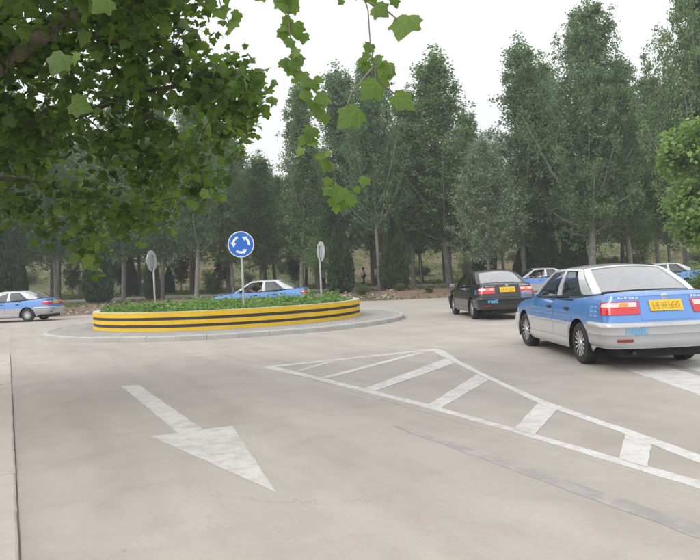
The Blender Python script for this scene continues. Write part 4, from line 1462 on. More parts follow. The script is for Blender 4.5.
def strip(mb, fn, nu, nv, thick, mi=0):
    """fn(a,b,off): outer sheet plus edges going in"""
    vs, fs = [], []
    for i in range(nu + 1):
        for j in range(nv + 1):
            vs.append(fn(i / nu, j / nv, thick))
    for i in range(nu):
        for j in range(nv):
            fs.append((i * (nv + 1) + j, (i + 1) * (nv + 1) + j, (i + 1) * (nv + 1) + j + 1, i * (nv + 1) + j + 1))
    rim = [(i, 0) for i in range(nu)] + [(nu, j) for j in range(nv)] + [(i, nv) for i in range(nu, 0, -1)] + [(0, j) for j in range(nv, 0, -1)]
    o = len(vs)
    for i, j in rim:
        vs.append(fn(i / nu, j / nv, -0.004))
    n = len(rim)
    for k in range(n):
        i0, j0 = rim[k]; i1, j1 = rim[(k + 1) % n]
        fs.append((i0 * (nv + 1) + j0, i1 * (nv + 1) + j1, o + (k + 1) % n, o + k))
    mb.add(vs, fs, mi)
def lerp(a_, b_, t):
    return a_ + (b_ - a_) * t

def wheel_meshes():
    t = MB()
    w = 0.095
    t.lathe([(0.205, -w + .01), (0.245, -w), (0.285, -w + 0.006), (0.303, -w + 0.025), (WR, -0.04), (WR, 0.04), (0.303, w - 0.025), (0.285, w - 0.006), (0.245, w), (0.205, w - .01)], 36, 'Y')
    r = MB()
    r.lathe([(0.212, w - 0.004), (0.205, w + 0.002), (0.192, w - 0.006), (0.185, 0.035), (0.03, 0.03), (0.001, 0.03)], 36, 'Y')
    r.lathe([(0.212, -w + 0.004), (0.19, -w), (0.18, -0.04), (0.001, -0.04)], 24, 'Y')
    s = MB()
    for k in range(14):
        a_ = 2 * PI * k / 14
        ca, sa = math.cos(a_), math.sin(a_)
        vs = []
        for rr, hw, y in ((0.035, 0.014, w - 0.02), (0.12, 0.012, w - 0.008), (0.195, 0.016, w - 0.008)):
            for e in (-1, 1):
                vs.append((rr * ca - e * hw * sa, y, rr * sa + e * hw * ca))
                vs.append((rr * ca - e * hw * sa, y - 0.03, rr * sa + e * hw * ca))
        fs = []
        for q in range(2):
            o = q * 4
            fs += [(o, o + 2, o + 6, o + 4), (o, o + 4, o + 5, o + 1), (o + 2, o + 3, o + 7, o + 6)]
        s.add(vs, fs)
    s.lathe([(0.001, w - 0.004), (0.042, w - 0.008), (0.05, w - 0.02)], 18, 'Y')
    return t.mesh('tyre', 'tyre_rubber', smooth=True, angle=50), r.mesh('rim', 'black_plastic', smooth=True), s.mesh('spokes', 'alloy', fixn=True)

def glyph_marks(mb, x0, x1, z0, z1, y_or_fn, n, seed, mi=0, tw=0.10):
    """small block characters, too small to read in the photograph"""
    r = random.Random(seed)
    cw = (x1 - x0) / n
    for k in range(n):
        a_, b_ = x0 + cw * (k + 0.14), x0 + cw * (k + 0.86)
        segs = [((a_, z0), (a_, z1)), ((b_, z0), (b_, z1)), ((a_, z1), (b_, z1)), ((a_, z0), (b_, z0)), ((a_, (z0 + z1) / 2), (b_, (z0 + z1) / 2)), (((a_ + b_) / 2, z0), ((a_ + b_) / 2, z1))]
        r.shuffle(segs)
        t = cw * tw
        for (p, q) in segs[:r.randint(3, 5)]:
            if abs(p[0] - q[0]) < 1e-6:
                poly = [(p[0] - t / 2, p[1]), (p[0] + t / 2, p[1]), (p[0] + t / 2, q[1]), (p[0] - t / 2, q[1])]
            else:
                poly = [(p[0], p[1] - t / 2), (q[0], p[1] - t / 2), (q[0], p[1] + t / 2), (p[0], p[1] + t / 2)]
            mb.add([y_or_fn(*c) for c in poly], [(0, 1, 2, 3)], mi)

def make_car(paint, roof_paint, handle='black_plastic', taxi=True, brake=False):
    P = []                                      # (name, mesh, loc, children)
    # body shell: sides, tail and nose; dark under the doors so that the shut lines read
    body = MB()
    nz = 12
    cols = []
    for i, q in enumerate(_cum):
        p = plan[i]
        zb, zt = z_bottom(p.x, p.y), z_top(p.x) - 0.02
        cols.append([skin(q, lerp(zb, zt, j / nz), 0) for j in range(nz + 1)])
    n = len(cols)
    for sgn in (1, -1):
        vs = [(c.x, c.y * sgn, c.z) for col in cols for c in col]
        fs, door_f = [], []
        for i in range(n - 1):
            xm = (plan[i].x + plan[i + 1].x) / 2
            for j in range(nz):
                f = (i * (nz + 1) + j, i * (nz + 1) + j + 1, (i + 1) * (nz + 1) + j + 1, (i + 1) * (nz + 1) + j)
                zm = (cols[i][j].z + cols[i][j + 1].z) / 2
                (door_f if (-1.00 < xm < 0.95 and zm > 0.40 and plan[i].y > .5 and math.hypot(xm - AX_R, zm - WR) > ARCH + 0.085) else fs).append(f if sgn > 0 else f[::-1])
        body.add(vs, fs, 0)
        o = len(body.v) - len(vs)
        body.f += [tuple(k + o for k in f) for f in door_f]
        body.m += [1] * len(door_f)
        # shoulder strip up to the greenhouse
        sh = MB()
        def ledge(i, j, sgn=sgn):
            x = lerp(0.96, -1.66, i)
            p = skin(q_of_x(x), z_top(x) - 0.021)
            u = (A0.x - x) / (A0.x - C0.x)
            g = belt(max(0, min(1, u)))
            g = Vector((x, g.y - 0.025, z_top(x) - 0.008))
            r_ = p.lerp(g, j)
            return (r_.x, r_.y * sgn, r_.z + 0.006 * math.sin(j * PI))
        body.grid(ledge, 26, 3, 0)
    P.append(('body', body.mesh('body', [paint, 'seam_black'], smooth=True, angle=50, fixn=True)))
    # bonnet and boot lid
    def deck(x, w, crown):
        p = skin(q_of_x(x), z_top(x) - 0.02) if -2.0 < x < 1.9 else None
        if p is None:
            best = min(range(len(plan)), key=lambda i: abs(plan[i].x - x) + (0 if plan[i].y > 0.3 else 9))
            p = skin(_cum[best], z_top(x) - 0.02)
            xx = p.x
        else:
            xx = x
        yy_ = p.y * w
        a_ = abs(w)
        z = z_top(x) - 0.02 + 0.022 * (1 - a_ ** 5) + crown * (1 - a_ * a_)
        return Vector((xx, yy_, z))
    bon = MB()
    bon.grid(lambda i, j: deck(lerp(0.80, 2.02, i), lerp(-1, 1, j), 0.025), 18, 14)
    def nose(i, j):
        w = lerp(-1, 1, j)
        b_ = deck(2.02, w, 0.025)
        e = Vector((lerp(2.02, 2.14, 1 - abs(w) ** 3 * 0.75), b_.y * 0.99, 0.70 + 0.015 * (1 - w * w)))
        return b_.lerp(e, i) + Vector((0, 0, 0.02 * math.sin(i * PI)))
    bon.grid(nose, 6, 14)
    P.append(('bonnet', bon.mesh('bonnet', paint, smooth=True, angle=60, fixn=True)))
    boot = MB()
    boot.grid(lambda i, j: deck(lerp(-1.50, -2.0, i), lerp(-1, 1, j), 0.018), 10, 14)
    def lip(i, j):
        w = lerp(-1, 1, j)
        b_ = deck(-2.0, w, 0.018)
        q = abs(w) * (0.66 + 0.15)
        e = skin(interp(abs(w), [0, 0.78, 1.0], [0, _cum[8], _cum[13]]), 0.990 - 0.012 * abs(w) ** 3, 0.004)
        e = Vector((e.x, e.y * (1 if w > 0 else -1), e.z))
        return b_.lerp(e, i) + Vector((0, 0, 0.030 * math.sin(i * PI * 0.9)))
    boot.grid(lip, 7, 14)
    P.append(('boot_lid', boot.mesh('boot_lid', paint, smooth=True, angle=60, fixn=True)))
    # lower tail panel of the boot between the lamps
    tp = MB()
    for sgn in (1,):
        def tpn(a_, b_, off):
            y = lerp(-1, 1, a_)
            p = skin(abs(y) * 0.36, lerp(0.685, 0.985, b_), off)
            return (p.x, p.y * (1 if y > 0 else -1), p.z)
        strip(tp, tpn, 12, 6, 0.006)
    P.append(('boot_panel', tp.mesh('boot_panel', paint, smooth=True, angle=50, fixn=True)))
    # bumpers
    def bumper(q0, q1, zs_off, name, mat):
        mb = MB()
        nq = 26
        for sgn in (1, -1):
            vs = []
            for i in range(nq + 1):
                q = lerp(q0, q1, i / nq)
                fade = 1 - sm((i - nq + 2.0) / 2.0) * 0.85
                for z, off in zs_off:
                    zz_ = max(z, z_bottom(skin(q, z).x, 1.0) + (0.0 if z < 0.4 else 0.0))
                    p = skin(q, zz_, off * fade)
                    vs.append((p.x, p.y * sgn, p.z))
            m = len(zs_off)
            fs = [(i * m + j, i * m + j + 1, (i + 1) * m + j + 1, (i + 1) * m + j) for i in range(nq) for j in range(m - 1)]
            mb.add(vs, fs)
        return (name, mb.mesh(name, mat, smooth=True, angle=50, fixn=True))
    low_paint = paint
    qa_r = q_of_x(AX_R - ARCH + 0.005)
    qa_f = q_of_x(AX_F + ARCH - 0.005)
    P.append(bumper(0, qa_r, [(0.66, -0.005), (0.656, 0.05), (0.645, 0.068), (0.605, 0.074), (0.592, 0.060), (0.50, 0.064), (0.488, 0.050), (0.42, 0.050), (0.36, 0.038), (0.315, -0.005)], 'rear_bumper', 'lower_paint' if taxi else low_paint))
    P.append(bumper(QMAX, qa_f, [(0.60, -0.005), (0.595, 0.035), (0.575, 0.05), (0.46, 0.055), (0.36, 0.045), (0.25, 0.02), (0.21, -0.02)], 'front_bumper', 'lower_paint' if taxi else low_paint))
    # doors
    def door(x0, x1, trail=False):
        def fn_s(s):
            def fn(a_, b_, off):
                z = lerp(0.375, 0.915, b_)
                xa, xb = x0, x1
                if trail:
                    dz = z - WR
                    r_ = ARCH + 0.045
                    if dz < r_:
                        xa = max(xa, AX_R + math.sqrt(max(0, r_ * r_ - dz * dz)))
                zt = min(z, z_top(lerp(xa, xb, a_)) - 0.024)
                p = skin(q_of_x(lerp(xb, xa, a_)), zt, off)
                return Vector((p.x, p.y * s, p.z))
            return fn
        return fn_s
    fd, rd = door(-0.205, 0.965), door(-1.02, -0.217, True)
    doors = []
    for s in (1, -1):
        for nm, fs_, hx in (('front_door', fd, -0.02), ('rear_door', rd, -0.82)):
            mb = MB()
            strip(mb, fs_(s), 16, 12, 0.006)
            kids = []
            hb = MB()
            p = skin(q_of_x(hx), 0.80)
            hb.box((p.x, (p.y + 0.016) * s, 0.80), (0.17, 0.03, 0.034))
            hb.box((p.x, (p.y + 0.008) * s, 0.795), (0.12, 0.012, 0.05))
            kids.append(('handle', hb.mesh('handle', handle)))
            ml = MB()
            xr = (0.93, -0.19) if nm == 'front_door' else (-0.23, -0.84)
            def mfn(a_, b_, off, s=s, xr=xr):
                p = skin(q_of_x(lerp(xr[0], xr[1], a_)), lerp(0.575, 0.615, b_), off * 1.6 + 0.005)
                return Vector((p.x, p.y * s, p.z))
            strip(ml, mfn, 12, 2, 0.010)
            kids.append(('side_moulding', ml.mesh('side_moulding', paint, smooth=True, fixn=True)))
            P.append((nm, mb.mesh(nm, paint, smooth=True, angle=50, fixn=True), kids))
    # sills
    for s in (1, -1):
        sl = MB()
        def sfn(a_, b_, off, s=s):
            x = lerp(AX_F - ARCH - 0.01, AX_R + ARCH + 0.01, a_)
            p = skin(q_of_x(x), lerp(0.20, 0.350, b_), off + 0.012 * math.sin(b_ * PI))
            return Vector((p.x, p.y * s, p.z))
        strip(sl, sfn, 14, 5, 0.010)
        P.append(('sill', sl.mesh('sill', 'lower_paint' if taxi else paint, smooth=True, angle=50, fixn=True)))
    # greenhouse: pillars, roof, glass
    US = {'a_pillar': (0, 0.05), 'b_pillar': (0.468, 0.532), 'quarter_bar': (0.80, 0.812), 'c_pillar': (0.865, 1.0)}
    for s in (1, -1):
        for nm, (u0, u1) in US.items():
            mb = MB()
            strip(mb, lambda a_, b_, off: gh(lerp(u0, u1, a_), b_, off, s), 4, 8, 0.008)
            if nm == 'a_pillar':
                strip(mb, lambda a_, b_, off: shield(s * lerp(1.0, 0.93, a_), b_, off), 2, 8, 0.008)
            if nm == 'c_pillar':
                strip(mb, lambda a_, b_, off: backlight(s * lerp(1.0, 0.86, a_), b_, off), 3, 8, 0.008)
            P.append(('pillar', mb.mesh('pillar', 'black_plastic' if nm in ('quarter_bar',) else roof_paint, smooth=True, angle=45, fixn=True)))
        for (u0, u1, gn) in ((0.05, 0.468, 'front_window'), (0.532, 0.80, 'rear_window_pane'), (0.812, 0.865, 'quarter_pane')):
            mb = MB()
            mb.grid(lambda i, j: gh(lerp(u0, u1, i), lerp(0.0, 0.955, j), -0.006, s), 8, 6)
            P.append((gn, mb.mesh(gn, 'car_glass', smooth=True)))
        mb = MB()
        strip(mb, lambda a_, b_, off: gh(lerp(0.03, 0.88, a_), lerp(-0.01, 0.035, b_), off, s), 14, 1, 0.010)
        P.append(('belt_trim', mb.mesh('belt_trim', 'black_plastic', smooth=True, fixn=True)))
        mb = MB()
        strip(mb, lambda a_, b_, off: gh(lerp(0.0, 1.0, a_), lerp(0.915, 1.0, b_), off, s), 14, 2, 0.010)
        P.append(('roof_rail', mb.mesh('roof_rail', roof_paint, smooth=True, fixn=True)))
    rf = MB()
    rf.grid(lambda i, j: roofp(i, lerp(-1, 1, j)) + Vector((0, 0, 0.006)), 18, 16)
    P.append(('roof', rf.mesh('roof', roof_paint, smooth=True, angle=60, fixn=True)))
    ws = MB()
    ws.grid(lambda i, j: shield(lerp(-0.94, 0.94, i), lerp(0.0, 1.0, j), -0.004), 14, 8)
    P.append(('windscreen', ws.mesh('windscreen', 'car_glass', smooth=True)))
    bl = MB()
    bl.grid(lambda i, j: backlight(lerp(-0.875, 0.875, i), lerp(0.0, 0.985, j), -0.004), 14, 8)
    P.append(('rear_screen', bl.mesh('rear_screen', 'dusty_glass', smooth=True)))
    bf = MB()
    strip(bf, lambda a_, b_, off: backlight(lerp(-0.875, 0.875, a_), lerp(-0.02, 0.05, b_), off), 14, 1, 0.003)
    bh = MB()
    strip(bh, lambda a_, b_, off: backlight(lerp(-0.88, 0.88, a_), lerp(0.945, 1.01, b_), off), 14, 1, 0.007)
    P.append(('rear_header', bh.mesh('rear_header', roof_paint, smooth=True, fixn=True)))
    P.append(('rear_screen_trim', bf.mesh('rear_screen_trim', 'seam_black', smooth=True, fixn=True)))
    # tail lamps: clear band above, red below
    for s in (1, -1):
        mb = MB()
        def tl(z0, z1, q0, q1, off0):
            def fn(a_, b_, off):
                q = lerp(q0, q1, a_)
                z1_ = z1 - (0.02 * sm((a_ - 0.75) / 0.25))
                p = skin(q, lerp(z0, z1_, b_), off + off0)
                return Vector((p.x, p.y * s, p.z))
            return fn
        q0, q1 = 0.375, _cum[14] + 0.06
        strip(mb, tl(0.765, 0.938, q0, q1, 0.0), 14, 4, 0.014)
        kids = []
        kb = MB()
        strip(kb, tl(0.862, 0.922, q0 + 0.03, q1 - 0.05, 0.012), 14, 3, 0.005)
        kids.append(('clear_lens', kb.mesh('clear_lens', 'clear_lens', smooth=True, angle=45, fixn=True)))
        kb = MB()
        strip(kb, tl(0.868, 0.916, q0 + 0.15, q0 + 0.27, 0.017), 6, 2, 0.004)
        kids.append(('turn_lens', kb.mesh('turn_lens', 'brake_glow' if brake and s > 0 else 'amber_lens', smooth=True, fixn=True)))
        P.append(('tail_lamp', mb.mesh('tail_lamp', 'red_lens', smooth=True, angle=45, fixn=True), kids))
        rb2 = MB()
        def rfl(a_, b_, off):
            p = skin(lerp(0.50, 0.70, a_), lerp(0.405, 0.440, b_), off + 0.056)
            return Vector((p.x, p.y * s, p.z))
        strip(rb2, rfl, 6, 1, 0.008)
        P.append(('reflector', rb2.mesh('reflector', 'dull_red_lens', smooth=True, fixn=True)))
        # head lamp
        hl = MB()
        def hfn(a_, b_, off):
            p = skin(lerp(QMAX - 0.36, QMAX - 0.98, a_), lerp(0.615, 0.715 - 0.02 * a_, b_), off)
            return Vector((p.x, p.y * s, p.z))
        strip(hl, hfn, 10, 3, 0.014)
        P.append(('headlight', hl.mesh('headlight', 'clear_lens', smooth=True, angle=45, fixn=True)))
        # side repeater
        rp2 = MB()
        p = skin(q_of_x(1.12), 0.72)
        rp2.box((p.x, (p.y + 0.004) * s, 0.72), (0.05, 0.018, 0.025))
        P.append(('side_repeater', rp2.mesh('side_repeater', 'amber_lens')))
        # mirror
        mr = MB()
        def egg(i, j):
            a_, b_ = 2 * PI * i, PI * j
            e = lambda t, k: math.copysign(abs(t) ** k, t)
            return (0.70 + 0.055 * e(math.sin(b_), .6) * e(math.cos(a_), .6), s * (0.985 + 0.095 * e(math.cos(b_), .6)), 0.985 + 0.068 * e(math.sin(b_), .6) * e(math.sin(a_), .6))
        mr.grid(egg, 14, 8)
        mr.tube([(0.74, 0.755 * s, 0.95), (0.72, 0.82 * s, 0.965)], 0.025, 6)
        mg = MB()
        mg.box((0.643, 0.985 * s, 0.985), (0.012, 0.15, 0.10))
        P.append(('mirror', mr.mesh('mirror', paint if taxi else 'black_plastic', smooth=True, fixn=True), [('mirror_glass', mg.mesh('mirror_glass', 'chrome'))]))
    # grille
    gr = MB()
    def gfn(a_, b_, off):
        y = lerp(-1, 1, a_)
        p = skin(QMAX - abs(y) * 0.34, lerp(0.615, 0.70, b_), off)
        return Vector((p.x, p.y * (1 if y > 0 else -1), p.z))
    strip(gr, gfn, 10, 2, 0.010)
    P.append(('grille', gr.mesh('grille', 'black_plastic', smooth=True, fixn=True)))
    # number plates and marks
    pl = MB()
    xb = skin(0, 0.77).x
    slope = (skin(0, 0.83).x - skin(0, 0.71).x) / 0.12
    rear_at = lambda y, z, d: (skin(0, z).x - d, -y, z)
    def plate_box(mb, y0, y1, z0, z1, d0, d1):
        vs = [rear_at(y0, z0, d1), rear_at(y1, z0, d1), rear_at(y1, z1, d1), rear_at(y0, z1, d1), rear_at(y0, z0, d0), rear_at(y1, z0, d0), rear_at(y1, z1, d0), rear_at(y0, z1, d0)]
        mb.add(vs, [(0, 1, 2, 3), (0, 4, 5, 1), (1, 5, 6, 2), (2, 6, 7, 3), (3, 7, 4, 0)])
    plate_box(pl, -0.22, 0.22, 0.80, 0.94, 0.004, 0.020)
    gm = MB()
    glyph_marks(gm, -0.19, 0.19, 0.830, 0.91, lambda y, z: rear_at(y, z, 0.0225), 7, 4)
    P.append(('number_plate', pl.mesh('number_plate', 'plate_yellow'), [('plate_lettering', gm.mesh('plate_lettering', 'plate_ink'))]))
    em = MB()
    r_ = 0.038
    em.lathe([(r_, 0.0), (r_, -0.010), (r_ - 0.008, -0.012), (r_ - 0.008, 0.0)], 20, 'X', loc=(skin(0, 0.985).x - 0.006, 0, 0.985))
    xx_ = skin(0, 0.985).x - 0.013
    for pts_ in (((-0.020, 0.022), (-0.007, -0.006)), ((-0.007, -0.006), (0.0, 0.008)), ((0.0, 0.008), (0.007, -0.006)), ((0.007, -0.006), (0.020, 0.022)), ((-0.026, 0.008), (-0.012, -0.026)), ((-0.012, -0.026), (0, -0.004)), ((0, -0.004), (0.012, -0.026)), ((0.012, -0.026), (0.026, 0.008))):
        em.tube([(xx_, pts_[0][0], 0.985 + pts_[0][1]), (xx_, pts_[1][0], 0.985 + pts_[1][1])], 0.0032, 4)
    for y0, y1, z_ in ((0.35, 0.62, 0.978), (-0.66, -0.36, 0.978)):
        gmm = MB()
        glyph_marks(gmm, y0, y1, z_ - 0.010, z_ + 0.012, lambda y, z: (skin(abs(y), z, 0.010).x, y, z), 6, int(abs(y0) * 100))
        P.append(('badge_lettering', gmm.mesh('badge_lettering', 'chrome')))
    P.append(('emblem', em.mesh('emblem', 'chrome')))
    vm = MB()
    glyph_marks(vm, -0.60, -0.30, 0.51, 0.585, lambda y, z: (lambda p: (p.x, -y, z))(skin(abs(y), z, 0.068)), 3, 12, tw=0.2)
    P.append(('bumper_lettering', vm.mesh('bumper_lettering', 'cyan_vinyl')))
    for s in (1, -1):
        sv = MB()
        glyph_marks(sv, -1.96, -1.66, 0.74, 0.86, lambda x, z: (lambda p: (p.x, p.y * s, p.z))(skin(q_of_x(x), z, 0.004)), 2, 31)
        P.append(('side_lettering', sv.mesh('side_lettering', 'pale_vinyl' if taxi else 'cyan_vinyl')))
    hm = MB()
    hm.box((-1.02, 0, 1.365), (0.03, 0.26, 0.028))
    P.append(('high_brake_lamp', hm.mesh('high_brake_lamp', 'brake_glow' if brake else 'red_lens')))
    # exhaust, underbody, wheel wells
    ex = MB()
    ex.tube([(-1.6, 0.45, 0.24), (-2.24, 0.45, 0.245)], 0.025, 10)
    P.append(('exhaust', ex.mesh('exhaust', 'black_plastic')))
    ub = MB()
    ub.box((-0.02, 0, 0.26), (4.2, 1.18, 0.16))
    ub.box((0.08, 0, 0.30), (1.75, 1.52, 0.16))
    for ax in (AX_F, AX_R):
        for s in (1, -1):
            def well(i, j, ax=ax, s=s):
                a_ = lerp(-0.35, PI + 0.35, i)
                return (ax + (ARCH + 0.004) * math.cos(a_), s * lerp(0.55, 0.835, j), WR + (ARCH + 0.004) * math.sin(a_))
            ub.grid(well, 18, 2)
            ub.add([(ax - 0.42, 0.55 * s, 0.18), (ax + 0.42, 0.55 * s, 0.18), (ax + 0.42, 0.55 * s, 0.72), (ax - 0.42, 0.55 * s, 0.72)], [(0, 1, 2, 3)])
    P.append(('underbody', ub.mesh('underbody', 'seam_black')))
    # cabin
    fl = MB()
    fl.box((-0.3, 0, 0.38), (2.3, 1.45, 0.04))
    fl.box((0.78, 0, 0.80), (0.36, 1.42, 0.22))
    fl.box((-1.50, 0, 0.93), (0.40, 1.36, 0.03))
    P.append(('dashboard', fl.mesh('dashboard', 'dashboard_grey')))
    for y in (0.36, -0.36):
        sb_ = MB()
        rounded_seat(sb_, (-0.05, y, 0.42), 0.50, 0.54)
        hr = MB()
        hr.tube([(-0.335, y, 1.02), (-0.345, y, 1.10)], 0.02, 6)
        ellip(hr, (-0.36, y, 1.16), (0.05, 0.135, 0.09))
        P.append(('seat', sb_.mesh('seat', 'seat_cover' if taxi else 'seat_cloth', smooth=True, angle=60), [('headrest', hr.mesh('headrest', 'seat_cover' if taxi else 'seat_cloth', smooth=True))]))
    sb_ = MB()
    rounded_seat(sb_, (-0.90, 0, 0.42), 1.30, 0.50)
    P.append(('seat', sb_.mesh('seat', 'seat_cover' if taxi else 'seat_cloth', smooth=True, angle=60)))
    st = MB()
    c0 = Vector((0.42, 0.36, 0.88)); ax_u = Vector((-0.35, 0, 0.94)); ax_v = Vector((0, 1, 0))
    st.tube([c0 + (ax_u * math.sin(2 * PI * k / 18) + ax_v * math.cos(2 * PI * k / 18)) * 0.185 for k in range(19)], 0.014, 6, cap=False)
    st.tube([c0 - ax_v * 0.18, c0 + ax_v * 0.18], 0.016, 6)
    st.tube([c0, (0.7, 0.36, 0.78)], 0.025, 6)
    P.append(('steering_wheel', st.mesh('steering_wheel', 'black_plastic', smooth=True)))
    return P
def ellip(mb, c, r, n=12, m=8, pw=0.75):
    e = lambda t, k: math.copysign(abs(t) ** k, t)
    mb.grid(lambda i, j: (c[0] + r[0] * e(math.sin(PI * j), pw) * e(math.cos(2 * PI * i), pw), c[1] + r[1] * e(math.sin(PI * j), pw) * e(math.sin(2 * PI * i), pw), c[2] + r[2] * e(math.cos(PI * j), pw)), n, m)
def rounded_seat(mb, base, w, hgt):
    x, y, z = base
    ellip(mb, (x, y, z + 0.08), (0.27, w / 2, 0.11), 16, 8, 0.5)
    # backrest leaning back
    e = lambda t, k: math.copysign(abs(t) ** k, t)
    def bk(i, j):
        a_, b_ = 2 * PI * i, PI * j
        p = Vector((0.075 * e(math.sin(b_), .5) * e(math.cos(a_), .5), w / 2 * 0.96 * e(math.sin(b_), .5) * e(math.sin(a_), .5), (hgt / 2 + 0.06) * e(math.cos(b_), .5)))
        t = math.radians(-17)
        return (x - 0.24 + p.x * math.cos(t) + p.z * math.sin(t), y + p.y, z + 0.36 + p.z * math.cos(t) - p.x * math.sin(t))
    mb.grid(bk, 16, 10)

WHEEL = wheel_meshes()
def place_car(parts, loc, heading, label, name, group='taxis and cars on the roundabout', steer=0.0, cat='car', window_down=False):
    """heading: unit direction of travel in plan"""
    e = empty(name, loc, math.atan2(heading[1], heading[0]))
    tag(e, label, cat, group)
    left_pane = False
    for it in parts:
        if window_down and it[0] == 'front_window' and not left_pane:
            left_pane = True            # driver's window wound down
            continue
        o = place(it[0], it[1], e)
        for kid in (it[2] if len(it) > 2 else []):
            place(kid[0], kid[1], o)
    for ax in (AX_F, AX_R):
        for s in (1, -1):
            w = place('wheel', WHEEL[1], e, (ax, 0.722 * s, WR))
            w.rotation_euler = (random.uniform(0, 1) * 0, 0, 0 if s > 0 else PI)
            if ax == AX_F:
                w.rotation_euler.z += steer
            place('tyre', WHEEL[0], w)
            place('spokes', WHEEL[2], w)
    return e
TAXI = make_car('taxi_paint', 'silver_paint')
BLK = make_car('black_car_paint', 'black_car_paint', 'black_car_paint', taxi=False, brake=True)
def unit(x, y):
    l = math.hypot(x, y)
    return (x / l, y / l)
def by_wheel(px, py, head, ax=AX_R, s=1, z=0.0):
    """car centre such that one wheel touches the ground at this pixel"""
    g = gpt(px, py, z)
    h = unit(*head)
    lx, ly = ax, 0.76 * s
    return (g.x - (h[0] * lx - h[1] * ly), g.y - (h[1] * lx + h[0] * ly), z)
hd = unit(-0.04, 1.0)
place_car(TAXI, by_wheel(584, 363.5, hd), hd, 'nearest blue over silver taxi seen from behind at the right', 'taxi', steer=0.05)
hd = unit(-0.06, 1.0)
place_car(BLK, by_wheel(474, 319, hd), hd, 'black sedan with yellow plate driving away ahead of the nearest taxi', 'sedan')
hd = unit(-1.0, 0.10)
place_car(TAXI, (-4.05, 30.3, 0.0), hd, 'blue taxi with white roof half hidden behind the round planter', 'taxi', window_down=True)
TAXI_ISLAND = ((-4.05, 30.3), hd)
hd = unit(-1.0, 0.06)
place_car(TAXI, by_wheel(28, 321.5, hd), hd, 'blue over silver taxi leaving the picture at the left edge', 'taxi')
hd = unit(-1.0, -0.06)
place_car(TAXI, (10.2, 37.6, 0.0), hd, 'blue taxi with driver at its open window behind the black sedan', 'taxi', window_down=True)
TAXI_RIGHT = ((10.2, 37.6), hd)
hd = unit(-1.0, -0.02)
place_car(TAXI, (15.2, 34.0, 0.0), hd, 'blue taxi at the right edge, seen above the nearest taxi', 'taxi')

# ------------------------------------------------------------------ traffic signs
simple('galvanised', (0.42, 0.43, 0.44), 0.45, 0.6, vary=0.12, scale=6)
simple('sign_back', (0.40, 0.42, 0.43), 0.5, 0.3, vary=0.08, scale=4)
simple('sign_blue', (0.020, 0.135, 0.52), 0.35, vary=0.05)
simple('sign_white', (0.74, 0.75, 0.76), 0.4, vary=0.04)
def round_sign(px, py, Y, diam, normal, label, front):
    c = dpt(px, py, Y)
    zb = soil_z(c.x - IC.x, Y - IC.y) + 0.0
    e = empty('traffic_sign', (c.x, c.y, zb), math.atan2(normal[1], normal[0]))
    tag(e, label, 'sign', 'round signs on the island')
    h = c.z - zb
    R_ = diam / 2
    po = MB()
    po.tube([(-0.045, 0, -0.25), (-0.045, 0, h - (R_ * 0.62))], 0.034, 12)
    po.build('pole', 'galvanised', e, smooth=True, angle=60)
    d = MB()
    d.lathe([(0.001, 0.0), (R_ - 0.004, 0.0), (R_, 0.004), (R_, 0.016), (R_ - 0.006, 0.020), (R_ - 0.012, 0.0195), (0.001, 0.0195)], 48, 'X', loc=(0, 0, h))
    disc = d.build('disc', 'sign_back', e, smooth=True, angle=35, fixn=True)
    f = MB()
    f.lathe([(0.001, 0.0225), (R_ - 0.028, 0.0225), (R_ - 0.028, 0.0200)], 48, 'X', loc=(0, 0, h))
    f.build('blue_face', 'sign_blue', disc)
    b = MB()
    b.lathe([(R_ - 0.028, 0.0200), (R_ - 0.028, 0.0228), (R_ - 0.007, 0.0228), (R_ - 0.007, 0.0200)], 48, 'X', loc=(0, 0, h))
    b.build('white_rim', 'sign_white', disc)
    # three curved arrows running anticlockwise
    for k in range(3):
        m = MB()
        rm, hw = R_ * 0.60, R_ * 0.085
        a0 = math.radians(-128 + 120 * k)          # angle in the sign plane, seen from the front
        a1 = a0 + math.radians(56)
        a2 = a1 + math.radians(32)
        pts = []
        n = 12
        P2 = lambda a_, r_: (0.0245, r_ * math.cos(a_), h + r_ * math.sin(a_))
        vs = [P2(a0 + (a1 - a0) * i / n, rm - hw) for i in range(n + 1)] + [P2(a0 + (a1 - a0) * i / n, rm + hw) for i in range(n + 1)]
        fs = [(i, i + 1, n + 1 + i + 1, n + 1 + i) for i in range(n)]
        m.add(vs, fs)
        m.add([P2(a1 - 0.02, rm - hw * 2.6), P2(a2, rm * 0.98), P2(a1 - 0.02, rm + hw * 2.4)], [(0, 1, 2)])
        m.build('arrow', 'sign_white', disc)
    # rear bracket: two channels and a plate
    br = MB()
    br.box((-0.018, -0.085, h), (0.018, 0.028, R_ * 1.15))
    br.box((-0.018, 0.085, h), (0.018, 0.028, R_ * 1.15))
    br.box((-0.020, 0, h + R_ * 0.55), (0.036, 0.20, 0.035))
    br.box((-0.020, 0, h - R_ * 0.55), (0.036, 0.20, 0.035))
    br.build('bracket', 'galvanised', e)
    return e
c1, c2, c3 = dpt(241, 244.5, 19.9), dpt(152, 261, 24.8), dpt(320.5, 251.5, 26.2)
round_sign(241, 244.5, 19.9, 0.77, unit(0.06, -1.0), 'blue roundabout sign with three white curved arrows on a grey pole', True)
n2 = (c2.x - 0, c2.y - 0)
def turned(c, ang):
    """normal turned away from the line of sight: we look at the back edge-on by ang degrees"""
    v = Vector((c.x, c.y)).normalized()
    a_ = math.radians(ang)
    return (v.x * math.cos(a_) - v.y * math.sin(a_), v.x * math.sin(a_) + v.y * math.cos(a_))
round_sign(152, 261, 24.8, 0.78, turned(c2, 64), 'grey back of a round sign at the left side of the planter', False)
round_sign(320.5, 251.5, 26.2, 0.78, turned(c3, -68), 'grey back of a round sign near the right end of the planter', False)

